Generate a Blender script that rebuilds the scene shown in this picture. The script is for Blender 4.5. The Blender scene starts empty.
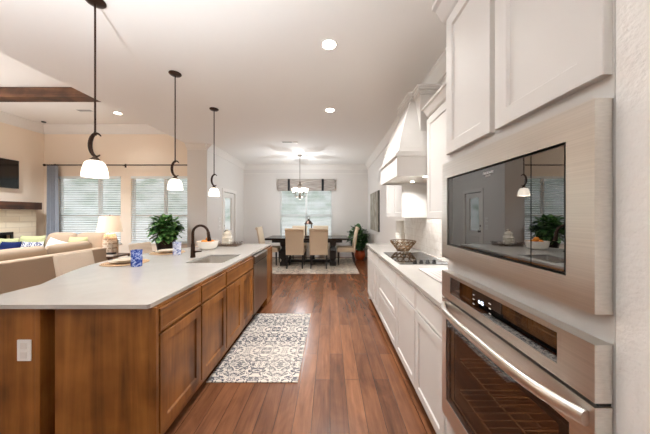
import bpy, bmesh, math, random
from mathutils import Vector, Matrix
PI = math.pi
random.seed(7)
S = bpy.context.scene
COL = S.collection

# ------------------------------------------------------------------ camera
cam = bpy.data.cameras.new('camera')
cam.sensor_width = 36.0
cam.lens = 246.0 / 650.0 * 36.0
cam.shift_x = -5.0 / 650.0
cam.shift_y = -2.5 / 650.0
cam.clip_start = 0.02
camo = bpy.data.objects.new('camera', cam)
camo.location = (0, 0, 1.41)
camo.rotation_euler = (PI / 2, 0, 0)
COL.objects.link(camo)
S.camera = camo

# ------------------------------------------------------------------ world
W = bpy.data.worlds.new('daylight')
S.world = W
W.use_nodes = True
wn, wl = W.node_tree.nodes, W.node_tree.links
wn.clear()
w_out = wn.new('ShaderNodeOutputWorld')
w_bg = wn.new('ShaderNodeBackground')
w_bg.inputs['Strength'].default_value = 0.35
w_tc = wn.new('ShaderNodeTexCoord')
w_sep = wn.new('ShaderNodeSeparateXYZ')
w_map = wn.new('ShaderNodeMapping')
w_map.inputs['Scale'].default_value = (9, 9, 12)
w_noise = wn.new('ShaderNodeTexNoise')
w_noise.inputs['Scale'].default_value = 3.0
w_noise.inputs['Detail'].default_value = 5.0
w_ramp = wn.new('ShaderNodeValToRGB')          # leaves against sky
w_ramp.color_ramp.elements[0].position = 0.40
w_ramp.color_ramp.elements[0].color = (0.50, 0.60, 0.50, 1)
w_ramp.color_ramp.elements[1].position = 0.62
w_ramp.color_ramp.elements[1].color = (0.95, 1.0, 0.98, 1)
w_el = wn.new('ShaderNodeMapRange')            # tree band fades into the sky
w_el.inputs['From Min'].default_value = 0.18
w_el.inputs['From Max'].default_value = 0.45
w_mix = wn.new('ShaderNodeMixRGB')
w_mix.inputs[2].default_value = (0.95, 1.0, 1.06, 1)
w_gr = wn.new('ShaderNodeMapRange')            # pale paving below the horizon
w_gr.inputs['From Min'].default_value = -0.06
w_gr.inputs['From Max'].default_value = -0.01
w_mix2 = wn.new('ShaderNodeMixRGB')
w_mix2.inputs[1].default_value = (0.95, 0.94, 0.90, 1)
wl.new(w_tc.outputs['Generated'], w_map.inputs['Vector'])
wl.new(w_map.outputs[0], w_noise.inputs['Vector'])
wl.new(w_noise.outputs['Fac'], w_ramp.inputs[0])
wl.new(w_tc.outputs['Generated'], w_sep.inputs[0])
wl.new(w_sep.outputs['Z'], w_el.inputs['Value'])
wl.new(w_el.outputs[0], w_mix.inputs[0])
wl.new(w_ramp.outputs[0], w_mix.inputs[1])
wl.new(w_sep.outputs['Z'], w_gr.inputs['Value'])
wl.new(w_gr.outputs[0], w_mix2.inputs[0])
wl.new(w_mix.outputs[0], w_mix2.inputs[2])
wl.new(w_mix2.outputs[0], w_bg.inputs['Color'])
wl.new(w_bg.outputs[0], w_out.inputs['Surface'])

# ------------------------------------------------------------------ exposure
S.view_settings.view_transform = 'Standard'
S.view_settings.look = 'None'
S.view_settings.exposure = 1.22
S.view_settings.gamma = 1.0
S.view_settings.use_curve_mapping = False
S.cycles.use_denoising = True
S.cycles.max_bounces = 10
S.cycles.diffuse_bounces = 6
S.cycles.transparent_max_bounces = 16
S.cycles.sample_clamp_indirect = 6.0
S.cycles.caustics_reflective = False
S.cycles.caustics_refractive = False

CAN_W = 9.0        # recessed ceiling lamps, watts
FILL_UP_W = 85.0     # added fill uplights, out of view
PEND_W = 0.5        # pendant bulbs
WARM = (1.0, 0.985, 0.96)
NEUTRAL = (0.93, 0.985, 1.05)

def add_light(name, kind, loc, energy, color, size=0.1, rot=(0, 0, 0), parent=None, spot=None):
    l = bpy.data.lights.new(name, kind)
    l.energy = energy
    l.color = color
    if kind == 'AREA':
        l.shape = 'DISK'
        l.size = size
    else:
        l.shadow_soft_size = size
    if spot:
        l.spot_size = spot
        l.spot_blend = 0.75
    o = bpy.data.objects.new(name, l)
    o.location = loc
    o.rotation_euler = rot
    COL.objects.link(o)
    if parent:
        o.parent = parent
    return o

# ------------------------------------------------------------------ materials
def srgb(r, g, b):
    def f(c):
        c /= 255.0
        return c / 12.92 if c <= 0.04045 else ((c + 0.055) / 1.055) ** 2.4
    return (f(r), f(g), f(b), 1.0)

class NT:
    """small helper to write node trees"""
    def __init__(self, name):
        self.m = bpy.data.materials.new(name)
        self.m.use_nodes = True
        self.n = self.m.node_tree.nodes
        self.l = self.m.node_tree.links
        self.b = self.n['Principled BSDF']
        self.out = self.n['Material Output']
    def node(self, t, **kw):
        nd = self.n.new(t)
        for k, v in kw.items():
            if k in nd.inputs.keys():
                nd.inputs[k].default_value = v
            else:
                setattr(nd, k, v)
        return nd
    def link(self, a, b):
        self.l.new(a, b)
    def coords(self, scale=(1, 1, 1), rot=(0, 0, 0), kind='Object'):
        tc = self.node('ShaderNodeTexCoord')
        mp = self.node('ShaderNodeMapping')
        mp.inputs['Scale'].default_value = scale
        mp.inputs['Rotation'].default_value = rot
        self.link(tc.outputs[kind], mp.inputs['Vector'])
        return mp.outputs[0]
    def ramp(self, fac, stops):
        r = self.node('ShaderNodeValToRGB')
        e = r.color_ramp.elements
        while len(e) < len(stops):
            e.new(0.5)
        for i, (p, c) in enumerate(stops):
            e[i].position = p
            e[i].color = c
        self.link(fac, r.inputs[0])
        return r.outputs[0]
    def bump(self, height, strength=0.2, distance=0.01):
        b = self.node('ShaderNodeBump')
        b.inputs['Strength'].default_value = strength
        b.inputs['Distance'].default_value = distance
        self.link(height, b.inputs['Height'])
        self.link(b.outputs[0], self.b.inputs['Normal'])
    def noise(self, vec, scale=5, detail=3, rough=0.5, dist=0.0):
        nz = self.node('ShaderNodeTexNoise')
        nz.inputs['Scale'].default_value = scale
        nz.inputs['Detail'].default_value = detail
        nz.inputs['Roughness'].default_value = rough
        nz.inputs['Distortion'].default_value = dist
        self.link(vec, nz.inputs['Vector'])
        return nz.outputs['Fac']

def plain(name, col, rough=0.5, metal=0.0, spec=0.5, bump=None, vary=0.0, vscale=8.0):
    t = NT(name)
    t.b.inputs['Roughness'].default_value = rough
    t.b.inputs['Metallic'].default_value = metal
    t.b.inputs['Specular IOR Level'].default_value = spec
    t.b.inputs['Base Color'].default_value = col
    if vary:
        v = t.noise(t.coords(), vscale, 3)
        lo = tuple(c * (1 - vary) for c in col[:3]) + (1,)
        hi = tuple(min(1, c * (1 + vary)) for c in col[:3]) + (1,)
        t.link(t.ramp(v, [(0.3, lo), (0.7, hi)]), t.b.inputs['Base Color'])
    if bump:
        sc, st = bump
        t.bump(t.noise(t.coords(), sc, 3), st, 0.004 if st < 0.9 else 0.0038)
    return t.m

def wood(name, dark, mid, light, axis='Z', rough=0.4, scale=1.0, coat=0.0):
    t = NT(name)
    sc = {'X': (1.2, 22, 22), 'Y': (22, 1.2, 22), 'Z': (22, 22, 1.2)}[axis]
    v = t.coords(tuple(s * scale for s in sc))
    n1 = t.noise(v, 1.0, 5, 0.6, 0.6)
    v2 = t.coords((2.2, 2.2, 2.2))
    n2 = t.noise(v2, 1.6, 3, 0.5)
    mix = t.node('ShaderNodeMath', operation='MULTIPLY_ADD')
    t.link(n1, mix.inputs[0]); mix.inputs[1].default_value = 0.55
    half = t.node('ShaderNodeMath', operation='MULTIPLY')
    t.link(n2, half.inputs[0]); half.inputs[1].default_value = 0.45
    t.link(half.outputs[0], mix.inputs[2])
    t.link(t.ramp(mix.outputs[0], [(0.36, dark), (0.5, mid), (0.64, light)]), t.b.inputs['Base Color'])
    t.b.inputs['Roughness'].default_value = rough
    t.b.inputs['Coat Weight'].default_value = coat
    t.bump(n1, 0.06, 0.002)
    return t.m

def emit(name, col, strength):
    t = NT(name)
    t.b.inputs['Base Color'].default_value = col
    t.b.inputs['Emission Color'].default_value = col
    t.b.inputs['Emission Strength'].default_value = strength
    t.b.inputs['Roughness'].default_value = 0.3
    return t.m

def glassy(name, tint=(1, 1, 1, 1), refl=0.08, rough=0.0, fres=1.45):
    """thin pane: transparent with a mirror share"""
    t = NT(name)
    t.n.remove(t.b)
    tr = t.node('ShaderNodeBsdfTransparent'); tr.inputs[0].default_value = tint
    gl = t.node('ShaderNodeBsdfGlossy'); gl.inputs['Roughness'].default_value = rough
    fr = t.node('ShaderNodeFresnel'); fr.inputs['IOR'].default_value = fres
    ad = t.node('ShaderNodeMath', operation='ADD'); ad.inputs[1].default_value = refl
    ad.use_clamp = True
    mx = t.node('ShaderNodeMixShader')
    ge = t.node('ShaderNodeNewGeometry')
    fb = t.node('ShaderNodeMath', operation='SUBTRACT'); fb.inputs[0].default_value = 1.0
    ml = t.node('ShaderNodeMath', operation='MULTIPLY')
    t.link(ge.outputs['Backfacing'], fb.inputs[1])
    t.link(fr.outputs[0], ad.inputs[0]); t.link(ad.outputs[0], ml.inputs[0]); t.link(fb.outputs[0], ml.inputs[1])
    t.link(ml.outputs[0], mx.inputs[0])
    t.link(tr.outputs[0], mx.inputs[1]); t.link(gl.outputs[0], mx.inputs[2])
    t.link(mx.outputs[0], t.out.inputs['Surface'])
    return t.m

M = {}
M['wall'] = plain('wall_paint', srgb(228, 224, 219), 0.75, spec=0.2, bump=(90, 0.25))
M['wall_rough'] = plain('textured_wall_paint', srgb(250, 248, 244), 0.75, spec=0.2, bump=(80, 0.905))
M['tan'] = plain('tan_paint', srgb(246, 231, 213), 0.75, spec=0.2, bump=(90, 0.2))
M['ceil'] = plain('ceiling_paint', srgb(240, 237, 232), 0.8, spec=0.15, bump=(110, 0.15))
M['trim'] = plain('trim_paint', srgb(236, 232, 226), 0.45)
M['cab'] = plain('cabinet_white_paint', srgb(224, 221, 217), 0.5, vary=0.012, vscale=3)
M['steel_dark'] = plain('dark_steel', srgb(70, 66, 62), 0.35, 1.0)
M['bronze'] = plain('oil_rubbed_bronze', srgb(62, 44, 34), 0.38, 0.75, vary=0.25, vscale=60)
M['bronze_soft'] = plain('weathered_bronze', srgb(98, 78, 62), 0.42, 0.6, vary=0.3, vscale=60)
M['nickel'] = plain('aged_nickel', srgb(120, 108, 96), 0.35, 0.8)
M['black'] = plain('black_paint', srgb(24, 22, 22), 0.35)
M['black_wood'] = plain('ebony_wood', srgb(30, 25, 23), 0.3, vary=0.25, vscale=20)
M['black_gloss'] = plain('black_glass', srgb(12, 12, 13), 0.03, spec=0.9)
M['dark_void'] = plain('dark_recess', srgb(26, 16, 10), 0.8)  # near-black: shade of the island gap put into colour; toe kicks use it too
M['linen'] = plain('oatmeal_linen', srgb(180, 158, 135), 0.9, spec=0.1, bump=(420, 0.5), vary=0.06, vscale=160)
M['linen_light'] = plain('cream_linen', srgb(226, 208, 188), 0.9, spec=0.1, bump=(420, 0.4), vary=0.03, vscale=160)
M['dining_linen'] = plain('dining_chair_linen', srgb(214, 194, 168), 0.9, spec=0.1, bump=(420, 0.4), vary=0.04, vscale=120)
M['green'] = plain('sage_green_cloth', srgb(186, 188, 142), 0.9, spec=0.1, vary=0.06, vscale=60)
M['navy'] = plain('navy_cloth', srgb(28, 40, 82), 0.9, spec=0.1, vary=0.1, vscale=60)
M['white_cloth'] = plain('white_cloth', srgb(240, 232, 220), 0.9, spec=0.1, vary=0.02, vscale=60)
M['curtain'] = plain('blue_grey_curtain_cloth', srgb(160, 165, 175), 0.9, spec=0.1, vary=0.06, vscale=40)
M['ceramic'] = plain('white_ceramic', srgb(240, 236, 228), 0.18)
M['plate'] = plain('stoneware', srgb(228, 214, 194), 0.3)
M['orange_fruit'] = plain('orange_peel', srgb(238, 150, 40), 0.45, bump=(220, 0.3), vary=0.06, vscale=20)
M['terracotta'] = plain('orange_glazed_pot', srgb(206, 92, 40), 0.35, vary=0.08, vscale=10)
M['soil'] = plain('potting_soil', srgb(52, 38, 28), 0.95)
M['gold'] = plain('bronze_gold_lattice', srgb(122, 94, 64), 0.35, 0.8)
M['plastic'] = plain('white_plastic', srgb(244, 242, 238), 0.35)
M['grey_metal'] = plain('grey_grille', srgb(170, 168, 164), 0.5)
M['screen'] = plain('tv_screen', srgb(16, 14, 14), 0.12, spec=0.6)
M['hearth_black'] = plain('firebox_black', srgb(22, 18, 16), 0.7)
M['shade_cloth'] = emit('lit_lampshade_cloth', srgb(255, 226, 196), 0.22)
M['pendant_glass'] = emit('lit_opal_glass', srgb(255, 244, 228), 1.0)
M['bulb'] = emit('recessed_lamp_face', srgb(255, 246, 232), 12.0)
M['blind'] = plain('white_blind_slats', srgb(232, 238, 238), 0.5)
M['pane'] = glassy('window_pane', refl=0.0, fres=1.12)
M['clear'] = glassy('clear_glass', (0.93, 0.96, 0.97, 1), 0.06)
M['oven_glass'] = glassy('oven_window_glass', (0.75, 0.62, 0.50, 1), 0.05)
M['lawn'] = plain('pale_paving', srgb(190, 188, 180), 0.9)
M['strap'] = plain('black_strap_cloth', srgb(30, 30, 34), 0.9)
M['knob'] = plain('black_knob', srgb(40, 36, 34), 0.3)
M['digit'] = emit('display_digits', srgb(220, 235, 255), 1.6)
M['print'] = plain('white_print', srgb(230, 230, 230), 0.5)
M['stem'] = plain('plant_stem', srgb(70, 88, 48), 0.7)

def steel():
    t = NT('brushed_stainless_steel')
    v = t.coords((60, 1.0, 260))
    n = t.noise(v, 1.0, 2)
    t.link(t.ramp(n, [(0.3, srgb(218, 213, 206)), (0.7, srgb(228, 223, 216))]), t.b.inputs['Base Color'])
    t.b.inputs['Metallic'].default_value = 1.0
    t.b.inputs['Roughness'].default_value = 0.31
    return t.m
M['steel'] = steel()

def steel_v():
    t = NT('brushed_appliance_steel')
    v = t.coords((160, 160, 1.0))
    n = t.noise(v, 1.0, 2)
    t.link(t.ramp(n, [(0.3, srgb(150, 140, 130)), (0.7, srgb(186, 176, 166))]), t.b.inputs['Base Color'])
    t.b.inputs['Metallic'].default_value = 1.0
    t.b.inputs['Roughness'].default_value = 0.3
    return t.m
M['steel_v'] = steel_v()

def black_mirror():
    t = NT('dark_mirror_glass')
    t.b.inputs['Base Color'].default_value = srgb(8, 8, 9)
    t.b.inputs['Roughness'].default_value = 0.015
    t.b.inputs['Specular IOR Level'].default_value = 1.0
    t.b.inputs['IOR'].default_value = 2.1
    return t.m
M['mirror_black'] = black_mirror()

def floor_mat():
    t = NT('walnut_plank_floor')
    v = t.coords((1, 1, 1), (0, 0, PI / 2))
    br = t.node('ShaderNodeTexBrick')
    br.offset = 0.37; br.squash = 1.0
    br.inputs['Scale'].default_value = 1.0
    br.inputs['Brick Width'].default_value = 1.05
    br.inputs['Row Height'].default_value = 0.125
    br.inputs['Mortar Size'].default_value = 0.0016
    br.inputs['Mortar Smooth'].default_value = 0.2
    br.inputs['Bias'].default_value = 0.0
    br.inputs['Color1'].default_value = (0, 0, 0, 1)
    br.inputs['Color2'].default_value = (1, 1, 1, 1)
    br.inputs['Mortar'].default_value = (0.5, 0.5, 0.5, 1)
    t.link(v, br.inputs['Vector'])
    g = t.noise(t.coords((26, 1.6, 1)), 1.0, 6, 0.65, 1.0)
    g2 = t.noise(t.coords((5, 1.4, 1)), 1.2, 4, 0.6, 1.5)
    a = t.node('ShaderNodeMath', operation='MULTIPLY_ADD')
    t.link(br.outputs['Color'], a.inputs[0]); a.inputs[1].default_value = 0.19
    b = t.node('ShaderNodeMath', operation='MULTIPLY_ADD')
    t.link(g, b.inputs[0]); b.inputs[1].default_value = 0.46
    c = t.node('ShaderNodeMath', operation='MULTIPLY')
    t.link(g2, c.inputs[0]); c.inputs[1].default_value = 0.48
    t.link(c.outputs[0], b.inputs[2]); t.link(b.outputs[0], a.inputs[2])
    colr = t.ramp(a.outputs[0], [(0.28, srgb(64, 38, 24)), (0.5, srgb(112, 70, 46)), (0.70, srgb(144, 95, 64)), (0.88, srgb(170, 120, 86))])
    mx = t.node('ShaderNodeMixRGB'); mx.inputs[2].default_value = srgb(40, 22, 15)
    t.link(br.outputs['Fac'], mx.inputs[0]); t.link(colr, mx.inputs[1])
    t.link(mx.outputs[0], t.b.inputs['Base Color'])
    t.b.inputs['Roughness'].default_value = 0.25
    t.b.inputs['Specular IOR Level'].default_value = 0.75
    t.bump(a.outputs[0], 0.06, 0.003)
    return t.m
M['floor'] = floor_mat()

IW = (srgb(88, 50, 16), srgb(134, 84, 36), srgb(166, 110, 54))
M['island_wood'] = wood('stained_alder_vertical', *IW, axis='Z', rough=0.38, scale=0.5)
M['island_wood_y'] = wood('stained_alder_horizontal', *IW, axis='Y', rough=0.38, scale=0.5)
M['beam_wood'] = wood('rustic_beam_wood', srgb(46, 27, 16), srgb(84, 52, 32), srgb(122, 82, 54), axis='X', rough=0.6, scale=0.5)
M['mantel_wood'] = wood('dark_mantel_wood', srgb(48, 28, 18), srgb(84, 52, 34), srgb(108, 70, 46), axis='Y', rough=0.6, scale=0.5)
M['table_wood'] = wood('dark_espresso_wood', srgb(26, 18, 15), srgb(40, 28, 23), srgb(56, 40, 32), axis='X', rough=0.2)
M['side_wood'] = wood('brown_side_table_wood', srgb(60, 40, 28), srgb(92, 64, 46), srgb(116, 84, 62), axis='X', rough=0.4)

def quartz():
    t = NT('white_quartz')
    v = t.coords()
    n = t.noise(v, 3.0, 6, 0.6, 1.2)
    n2 = t.noise(v, 60.0, 2)
    a = t.node('ShaderNodeMath', operation='MULTIPLY_ADD')
    t.link(n2, a.inputs[0]); a.inputs[1].default_value = 0.25
    t.link(n, a.inputs[2])
    t.link(t.ramp(a.outputs[0], [(0.40, srgb(186, 181, 175)), (0.62, srgb(189, 184, 178)), (0.80, srgb(192, 187, 181))]), t.b.inputs['Base Color'])
    t.b.inputs['Roughness'].default_value = 0.16
    return t.m
M['quartz'] = quartz()

def marble_tile():
    t = NT('marble_backsplash_tile')
    v = t.coords((1, 1, 1), (PI / 2, 0, PI / 2))
    tc = t.coords((1, 1, 1))
    sep = t.node('ShaderNodeSeparateXYZ'); t.link(tc, sep.inputs[0])
    cmb = t.node('ShaderNodeCombineXYZ'); t.link(sep.outputs['Y'], cmb.inputs['X']); t.link(sep.outputs['Z'], cmb.inputs['Y'])
    br = t.node('ShaderNodeTexBrick')
    br.inputs['Scale'].default_value = 1.0
    br.inputs['Brick Width'].default_value = 0.30
    br.inputs['Row Height'].default_value = 0.10
    br.inputs['Mortar Size'].default_value = 0.002
    t.link(cmb.outputs[0], br.inputs['Vector'])
    n = t.noise(tc, 4.0, 6, 0.65, 2.2)
    c = t.ramp(n, [(0.36, srgb(222, 214, 206)), (0.5, srgb(234, 228, 221)), (0.7, srgb(240, 235, 229))])
    mx = t.node('ShaderNodeMixRGB'); mx.inputs[2].default_value = srgb(216, 208, 199)
    t.link(br.outputs['Fac'], mx.inputs[0]); t.link(c, mx.inputs[1])
    t.link(mx.outputs[0], t.b.inputs['Base Color'])
    t.b.inputs['Roughness'].default_value = 0.22
    return t.m
M['tile'] = marble_tile()

def stone():
    t = NT('cream_limestone_courses')
    tc = t.coords((1, 1, 1))
    sep = t.node('ShaderNodeSeparateXYZ'); t.link(tc, sep.inputs[0])
    cmb = t.node('ShaderNodeCombineXYZ'); t.link(sep.outputs['Y'], cmb.inputs['X']); t.link(sep.outputs['Z'], cmb.inputs['Y'])
    br = t.node('ShaderNodeTexBrick')
    br.inputs['Scale'].default_value = 1.0
    br.inputs['Brick Width'].default_value = 0.46
    br.inputs['Row Height'].default_value = 0.125
    br.inputs['Mortar Size'].default_value = 0.007
    br.inputs['Color1'].default_value = srgb(230, 214, 188)
    br.inputs['Color2'].default_value = srgb(240, 226, 202)
    br.inputs['Mortar'].default_value = srgb(218, 202, 178)
    t.link(cmb.outputs[0], br.inputs['Vector'])
    t.link(br.outputs['Color'], t.b.inputs['Base Color'])
    t.b.inputs['Roughness'].default_value = 0.85
    t.bump(t.noise(tc, 25, 4), 0.4, 0.01)
    return t.m
M['stone'] = stone()

def damask(name, bg, fg, bg2, period, scale, th, vert='Y'):
    """mirrored scrolls printed on cloth; local X / Y in metres"""
    t = NT(name)
    tc = t.coords((1, 1, 1))
    sep = t.node('ShaderNodeSeparateXYZ'); t.link(tc, sep.inputs[0])
    px = t.node('ShaderNodeMath', operation='PINGPONG'); t.link(sep.outputs['X'], px.inputs[0]); px.inputs[1].default_value = period[0]
    py = t.node('ShaderNodeMath', operation='PINGPONG'); t.link(sep.outputs[vert], py.inputs[0]); py.inputs[1].default_value = period[1]
    cmb = t.node('ShaderNodeCombineXYZ'); t.link(px.outputs[0], cmb.inputs['X']); t.link(py.outputs[0], cmb.inputs['Y'])
    n = t.noise(cmb.outputs[0], scale, 2.5, 0.55, 1.6)
    wv = t.node('ShaderNodeMath', operation='MULTIPLY'); t.link(n, wv.inputs[0]); wv.inputs[1].default_value = 30.0
    sn = t.node('ShaderNodeMath', operation='SINE'); t.link(wv.outputs[0], sn.inputs[0])
    pat = t.ramp(sn.outputs[0], [(th - 0.08, bg), (th + 0.08, fg)])
    big = t.noise(tc, 1.3, 2)
    mx = t.node('ShaderNodeMixRGB'); mx.inputs[2].default_value = bg2
    fac = t.node('ShaderNodeMapRange'); fac.inputs['From Min'].default_value = 0.45; fac.inputs['From Max'].default_value = 0.75; fac.inputs['To Max'].default_value = 0.45
    t.link(big, fac.inputs['Value']); t.link(fac.outputs[0], mx.inputs[0]); t.link(pat, mx.inputs[1])
    t.link(mx.outputs[0], t.b.inputs['Base Color'])
    t.b.inputs['Roughness'].default_value = 0.95
    t.b.inputs['Specular IOR Level'].default_value = 0.1
    return t.m
M['runner'] = damask('damask_runner', srgb(228, 219, 209), srgb(78, 80, 92), srgb(222, 212, 200), (0.19, 0.235), 14, 0.40)
M['dining_rug'] = damask('faded_scroll_rug', srgb(214, 202, 186), srgb(150, 140, 132), srgb(200, 188, 172), (0.42, 0.42), 5, 0.66)
M['navy_print'] = damask('navy_white_print', srgb(232, 230, 228), srgb(34, 46, 92), srgb(60, 70, 112), (0.07, 0.07), 20, 0.42, 'Z')
def marbled(name, a, b, c):
    t = NT(name)
    n = t.noise(t.coords(), 28, 3, 0.6, 1.5)
    t.link(t.ramp(n, [(0.38, a), (0.5, b), (0.62, c)]), t.b.inputs['Base Color'])
    t.b.inputs['Roughness'].default_value = 0.12
    return t.m
M['blue_glass'] = marbled('blue_marbled_tumbler', srgb(30, 48, 130), srgb(66, 98, 184), srgb(190, 204, 236))
M['pale_glass'] = marbled('blue_white_tumbler', srgb(90, 108, 176), srgb(196, 204, 230), srgb(232, 234, 244))
M['lamp_ceramic'] = damask('white_fretted_ceramic', srgb(238, 226, 208), srgb(178, 152, 122), srgb(238, 226, 208), (0.045, 0.045), 22, 0.72, 'Z')

def woven():
    t = NT('woven_seagrass')
    v = t.coords((1, 1, 1))
    w = t.node('ShaderNodeTexWave'); w.wave_type = 'RINGS'; w.rings_direction = 'Z'
    w.inputs['Scale'].default_value = 22; w.inputs['Distortion'].default_value = 0.6
    t.link(v, w.inputs['Vector'])
    t.link(t.ramp(w.outputs['Fac'], [(0.2, srgb(168, 132, 96)), (0.8, srgb(212, 182, 146))]), t.b.inputs['Base Color'])
    t.b.inputs['Roughness'].default_value = 0.9
    t.bump(w.outputs['Fac'], 0.4, 0.004)
    return t.m
M['woven'] = woven()

def valance_cloth():
    t = NT('taupe_banded_cloth')
    v = t.coords((1, 1, 1))
    sep = t.node('ShaderNodeSeparateXYZ'); t.link(v, sep.inputs[0])
    n = t.noise(t.coords((3, 3, 60)), 1.0, 3)
    t.link(t.ramp(n, [(0.35, srgb(150, 140, 132)), (0.65, srgb(190, 181, 172))]), t.b.inputs['Base Color'])
    t.b.inputs['Roughness'].default_value = 0.95
    return t.m
M['valance'] = valance_cloth()

def painting_mat():
    t = NT('abstract_canvas')
    n = t.noise(t.coords((1, 9, 1.6)), 1.3, 5, 0.6, 0.8)
    t.link(t.ramp(n, [(0.32, srgb(70, 64, 56)), (0.45, srgb(140, 132, 116)), (0.55, srgb(190, 184, 170)), (0.66, srgb(112, 110, 100)), (0.8, srgb(206, 200, 188))]), t.b.inputs['Base Color'])
    t.b.inputs['Roughness'].default_value = 0.8
    return t.m
M['painting'] = painting_mat()

def leaf_mat(name, a, b, c):
    t = NT(name)
    n = t.noise(t.coords((1, 1, 1)), 14, 3)
    t.link(t.ramp(n, [(0.35, a), (0.52, b), (0.7, c)]), t.b.inputs['Base Color'])
    t.b.inputs['Roughness'].default_value = 0.35
    return t.m
M['leaf'] = leaf_mat('glossy_green_leaf', srgb(34, 76, 34), srgb(78, 134, 62), srgb(164, 198, 128))
M['leaf_dark'] = leaf_mat('dark_green_leaf', srgb(28, 58, 30), srgb(62, 104, 54), srgb(140, 172, 116))

def striped():
    t = NT('striped_tea_towel')
    v = t.coords((1, 1, 1))
    sep = t.node('ShaderNodeSeparateXYZ'); t.link(v, sep.inputs[0])
    m = t.node('ShaderNodeMath', operation='MULTIPLY'); t.link(sep.outputs['X'], m.inputs[0]); m.inputs[1].default_value = 170
    s = t.node('ShaderNodeMath', operation='SINE'); t.link(m.outputs[0], s.inputs[0])
    t.link(t.ramp(s.outputs[0], [(0.78, srgb(212, 207, 201)), (0.95, srgb(186, 148, 150))]), t.b.inputs['Base Color'])
    t.b.inputs['Roughness'].default_value = 0.9
    return t.m
M['towel'] = striped()

# ------------------------------------------------------------------ mesh helpers
def BM():
    return bmesh.new()

def box(bm, x0, x1, y0, y1, z0, z1, bev=0.0, seg=2):
    if x0 > x1: x0, x1 = x1, x0
    if y0 > y1: y0, y1 = y1, y0
    if z0 > z1: z0, z1 = z1, z0
    vs = [bm.verts.new(p) for p in ((x0, y0, z0), (x1, y0, z0), (x1, y1, z0), (x0, y1, z0),
                                    (x0, y0, z1), (x1, y0, z1), (x1, y1, z1), (x0, y1, z1))]
    fs = [bm.faces.new([vs[i] for i in f]) for f in ((0, 3, 2, 1), (4, 5, 6, 7), (0, 1, 5, 4), (1, 2, 6, 5), (2, 3, 7, 6), (3, 0, 4, 7))]
    if bev > 0:
        es = set()
        for f in fs:
            es.update(f.edges)
        bmesh.ops.bevel(bm, geom=list(es), offset=bev, segments=seg, profile=0.5, affect='EDGES')
    return vs

def loft(bm, rings, cap0=True, cap1=True, closed=True):
    """rings: lists of points of equal length"""
    vr = [[bm.verts.new(p) for p in r] for r in rings]
    n = len(rings[0])
    for a, b in zip(vr, vr[1:]):
        for i in range(n if closed else n - 1):
            j = (i + 1) % n
            bm.faces.new((a[i], a[j], b[j], b[i]))
    if cap0: bm.faces.new(list(reversed(vr[0])))
    if cap1: bm.faces.new(vr[-1])
    return vr

def lathe(bm, prof, c=(0, 0, 0), seg=32, cap0=True, cap1=True):
    rings = []
    for r, z in prof:
        rings.append([(c[0] + max(r, 1e-4) * math.cos(2 * PI * i / seg), c[1] + max(r, 1e-4) * math.sin(2 * PI * i / seg), c[2] + z) for i in range(seg)])
    loft(bm, rings, cap0, cap1)

def tube(bm, pts, r, seg=10, cap=True):
    pts = [Vector(p) for p in pts]
    rs = r if isinstance(r, (list, tuple)) else [r] * len(pts)
    rings = []
    up = None
    for i, p in enumerate(pts):
        if i == 0: d = pts[1] - pts[0]
        elif i == len(pts) - 1: d = pts[-1] - pts[-2]
        else: d = (pts[i + 1] - pts[i]).normalized() + (pts[i] - pts[i - 1]).normalized()
        d.normalize()
        if up is None:
            up = Vector((0, 0, 1)) if abs(d.z) < 0.9 else Vector((1, 0, 0))
        s = d.cross(up)
        if s.length < 1e-5:
            s = d.cross(Vector((0, 1, 0)))
        s.normalize()
        u = s.cross(d).normalized()
        up = u
        rings.append([tuple(p + s * rs[i] * math.cos(2 * PI * k / seg) + u * rs[i] * math.sin(2 * PI * k / seg)) for k in range(seg)])
    loft(bm, rings, cap, cap)

def torus(bm, c, R, r, n=Vector((0, 0, 1)), seg=16, rs=6):
    n = Vector(n).normalized()
    a = n.orthogonal().normalized(); b = n.cross(a)
    c = Vector(c)
    rings = []
    for i in range(seg):
        t = 2 * PI * i / seg
        d = a * math.cos(t) + b * math.sin(t)
        rings.append([bm.verts.new(c + d * (R + r * math.cos(2 * PI * k / rs)) + n * r * math.sin(2 * PI * k / rs)) for k in range(rs)])
    for i in range(seg):
        A, B = rings[i], rings[(i + 1) % seg]
        for k in range(rs):
            bm.faces.new((A[k], B[k], B[(k + 1) % rs], A[(k + 1) % rs]))

def sphere(bm, c, r, u=16, v=10, sc=(1, 1, 1)):
    m = Matrix.Translation(c) @ Matrix.Diagonal((r * sc[0], r * sc[1], r * sc[2], 1))
    bmesh.ops.create_uvsphere(bm, u_segments=u, v_segments=v, radius=1.0, matrix=m)

def prism(bm, poly, axis, a, b):
    """extrude a 2-D polygon along an axis. axis 'y': poly is (x,z); 'x': (y,z); 'z': (x,y)"""
    def P(p, t):
        return {'y': (p[0], t, p[1]), 'x': (t, p[0], p[1]), 'z': (p[0], p[1], t)}[axis]
    loft(bm, [[P(p, a) for p in poly], [P(p, b) for p in poly]])

def shaker(bm, o, u, n, w, h, t=0.02, rail=0.058, inset=0.009, bev=0.007):
    """five-piece door: o lower corner of its back face, u width direction, n outward normal, z up"""
    o, u, n = Vector(o), Vector(u).normalized(), Vector(n).normalized()
    v = Vector((0, 0, 1))
    def R(m, d):
        return [bm.verts.new(o + u * a + v * b + n * d) for a, b in ((m, m), (w - m, m), (w - m, h - m), (m, h - m))]
    e = 0.002
    r0 = R(0, 0); r1 = R(0, t - e); r2 = R(e, t); r3 = R(rail, t); r4 = R(rail + bev, t - inset)
    for A, B in ((r0, r1), (r1, r2), (r2, r3), (r3, r4)):
        for i in range(4):
            j = (i + 1) % 4
            bm.faces.new((A[i], A[j], B[j], B[i]))
    bm.faces.new(r4)
    bm.faces.new(list(reversed(r0)))

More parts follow.
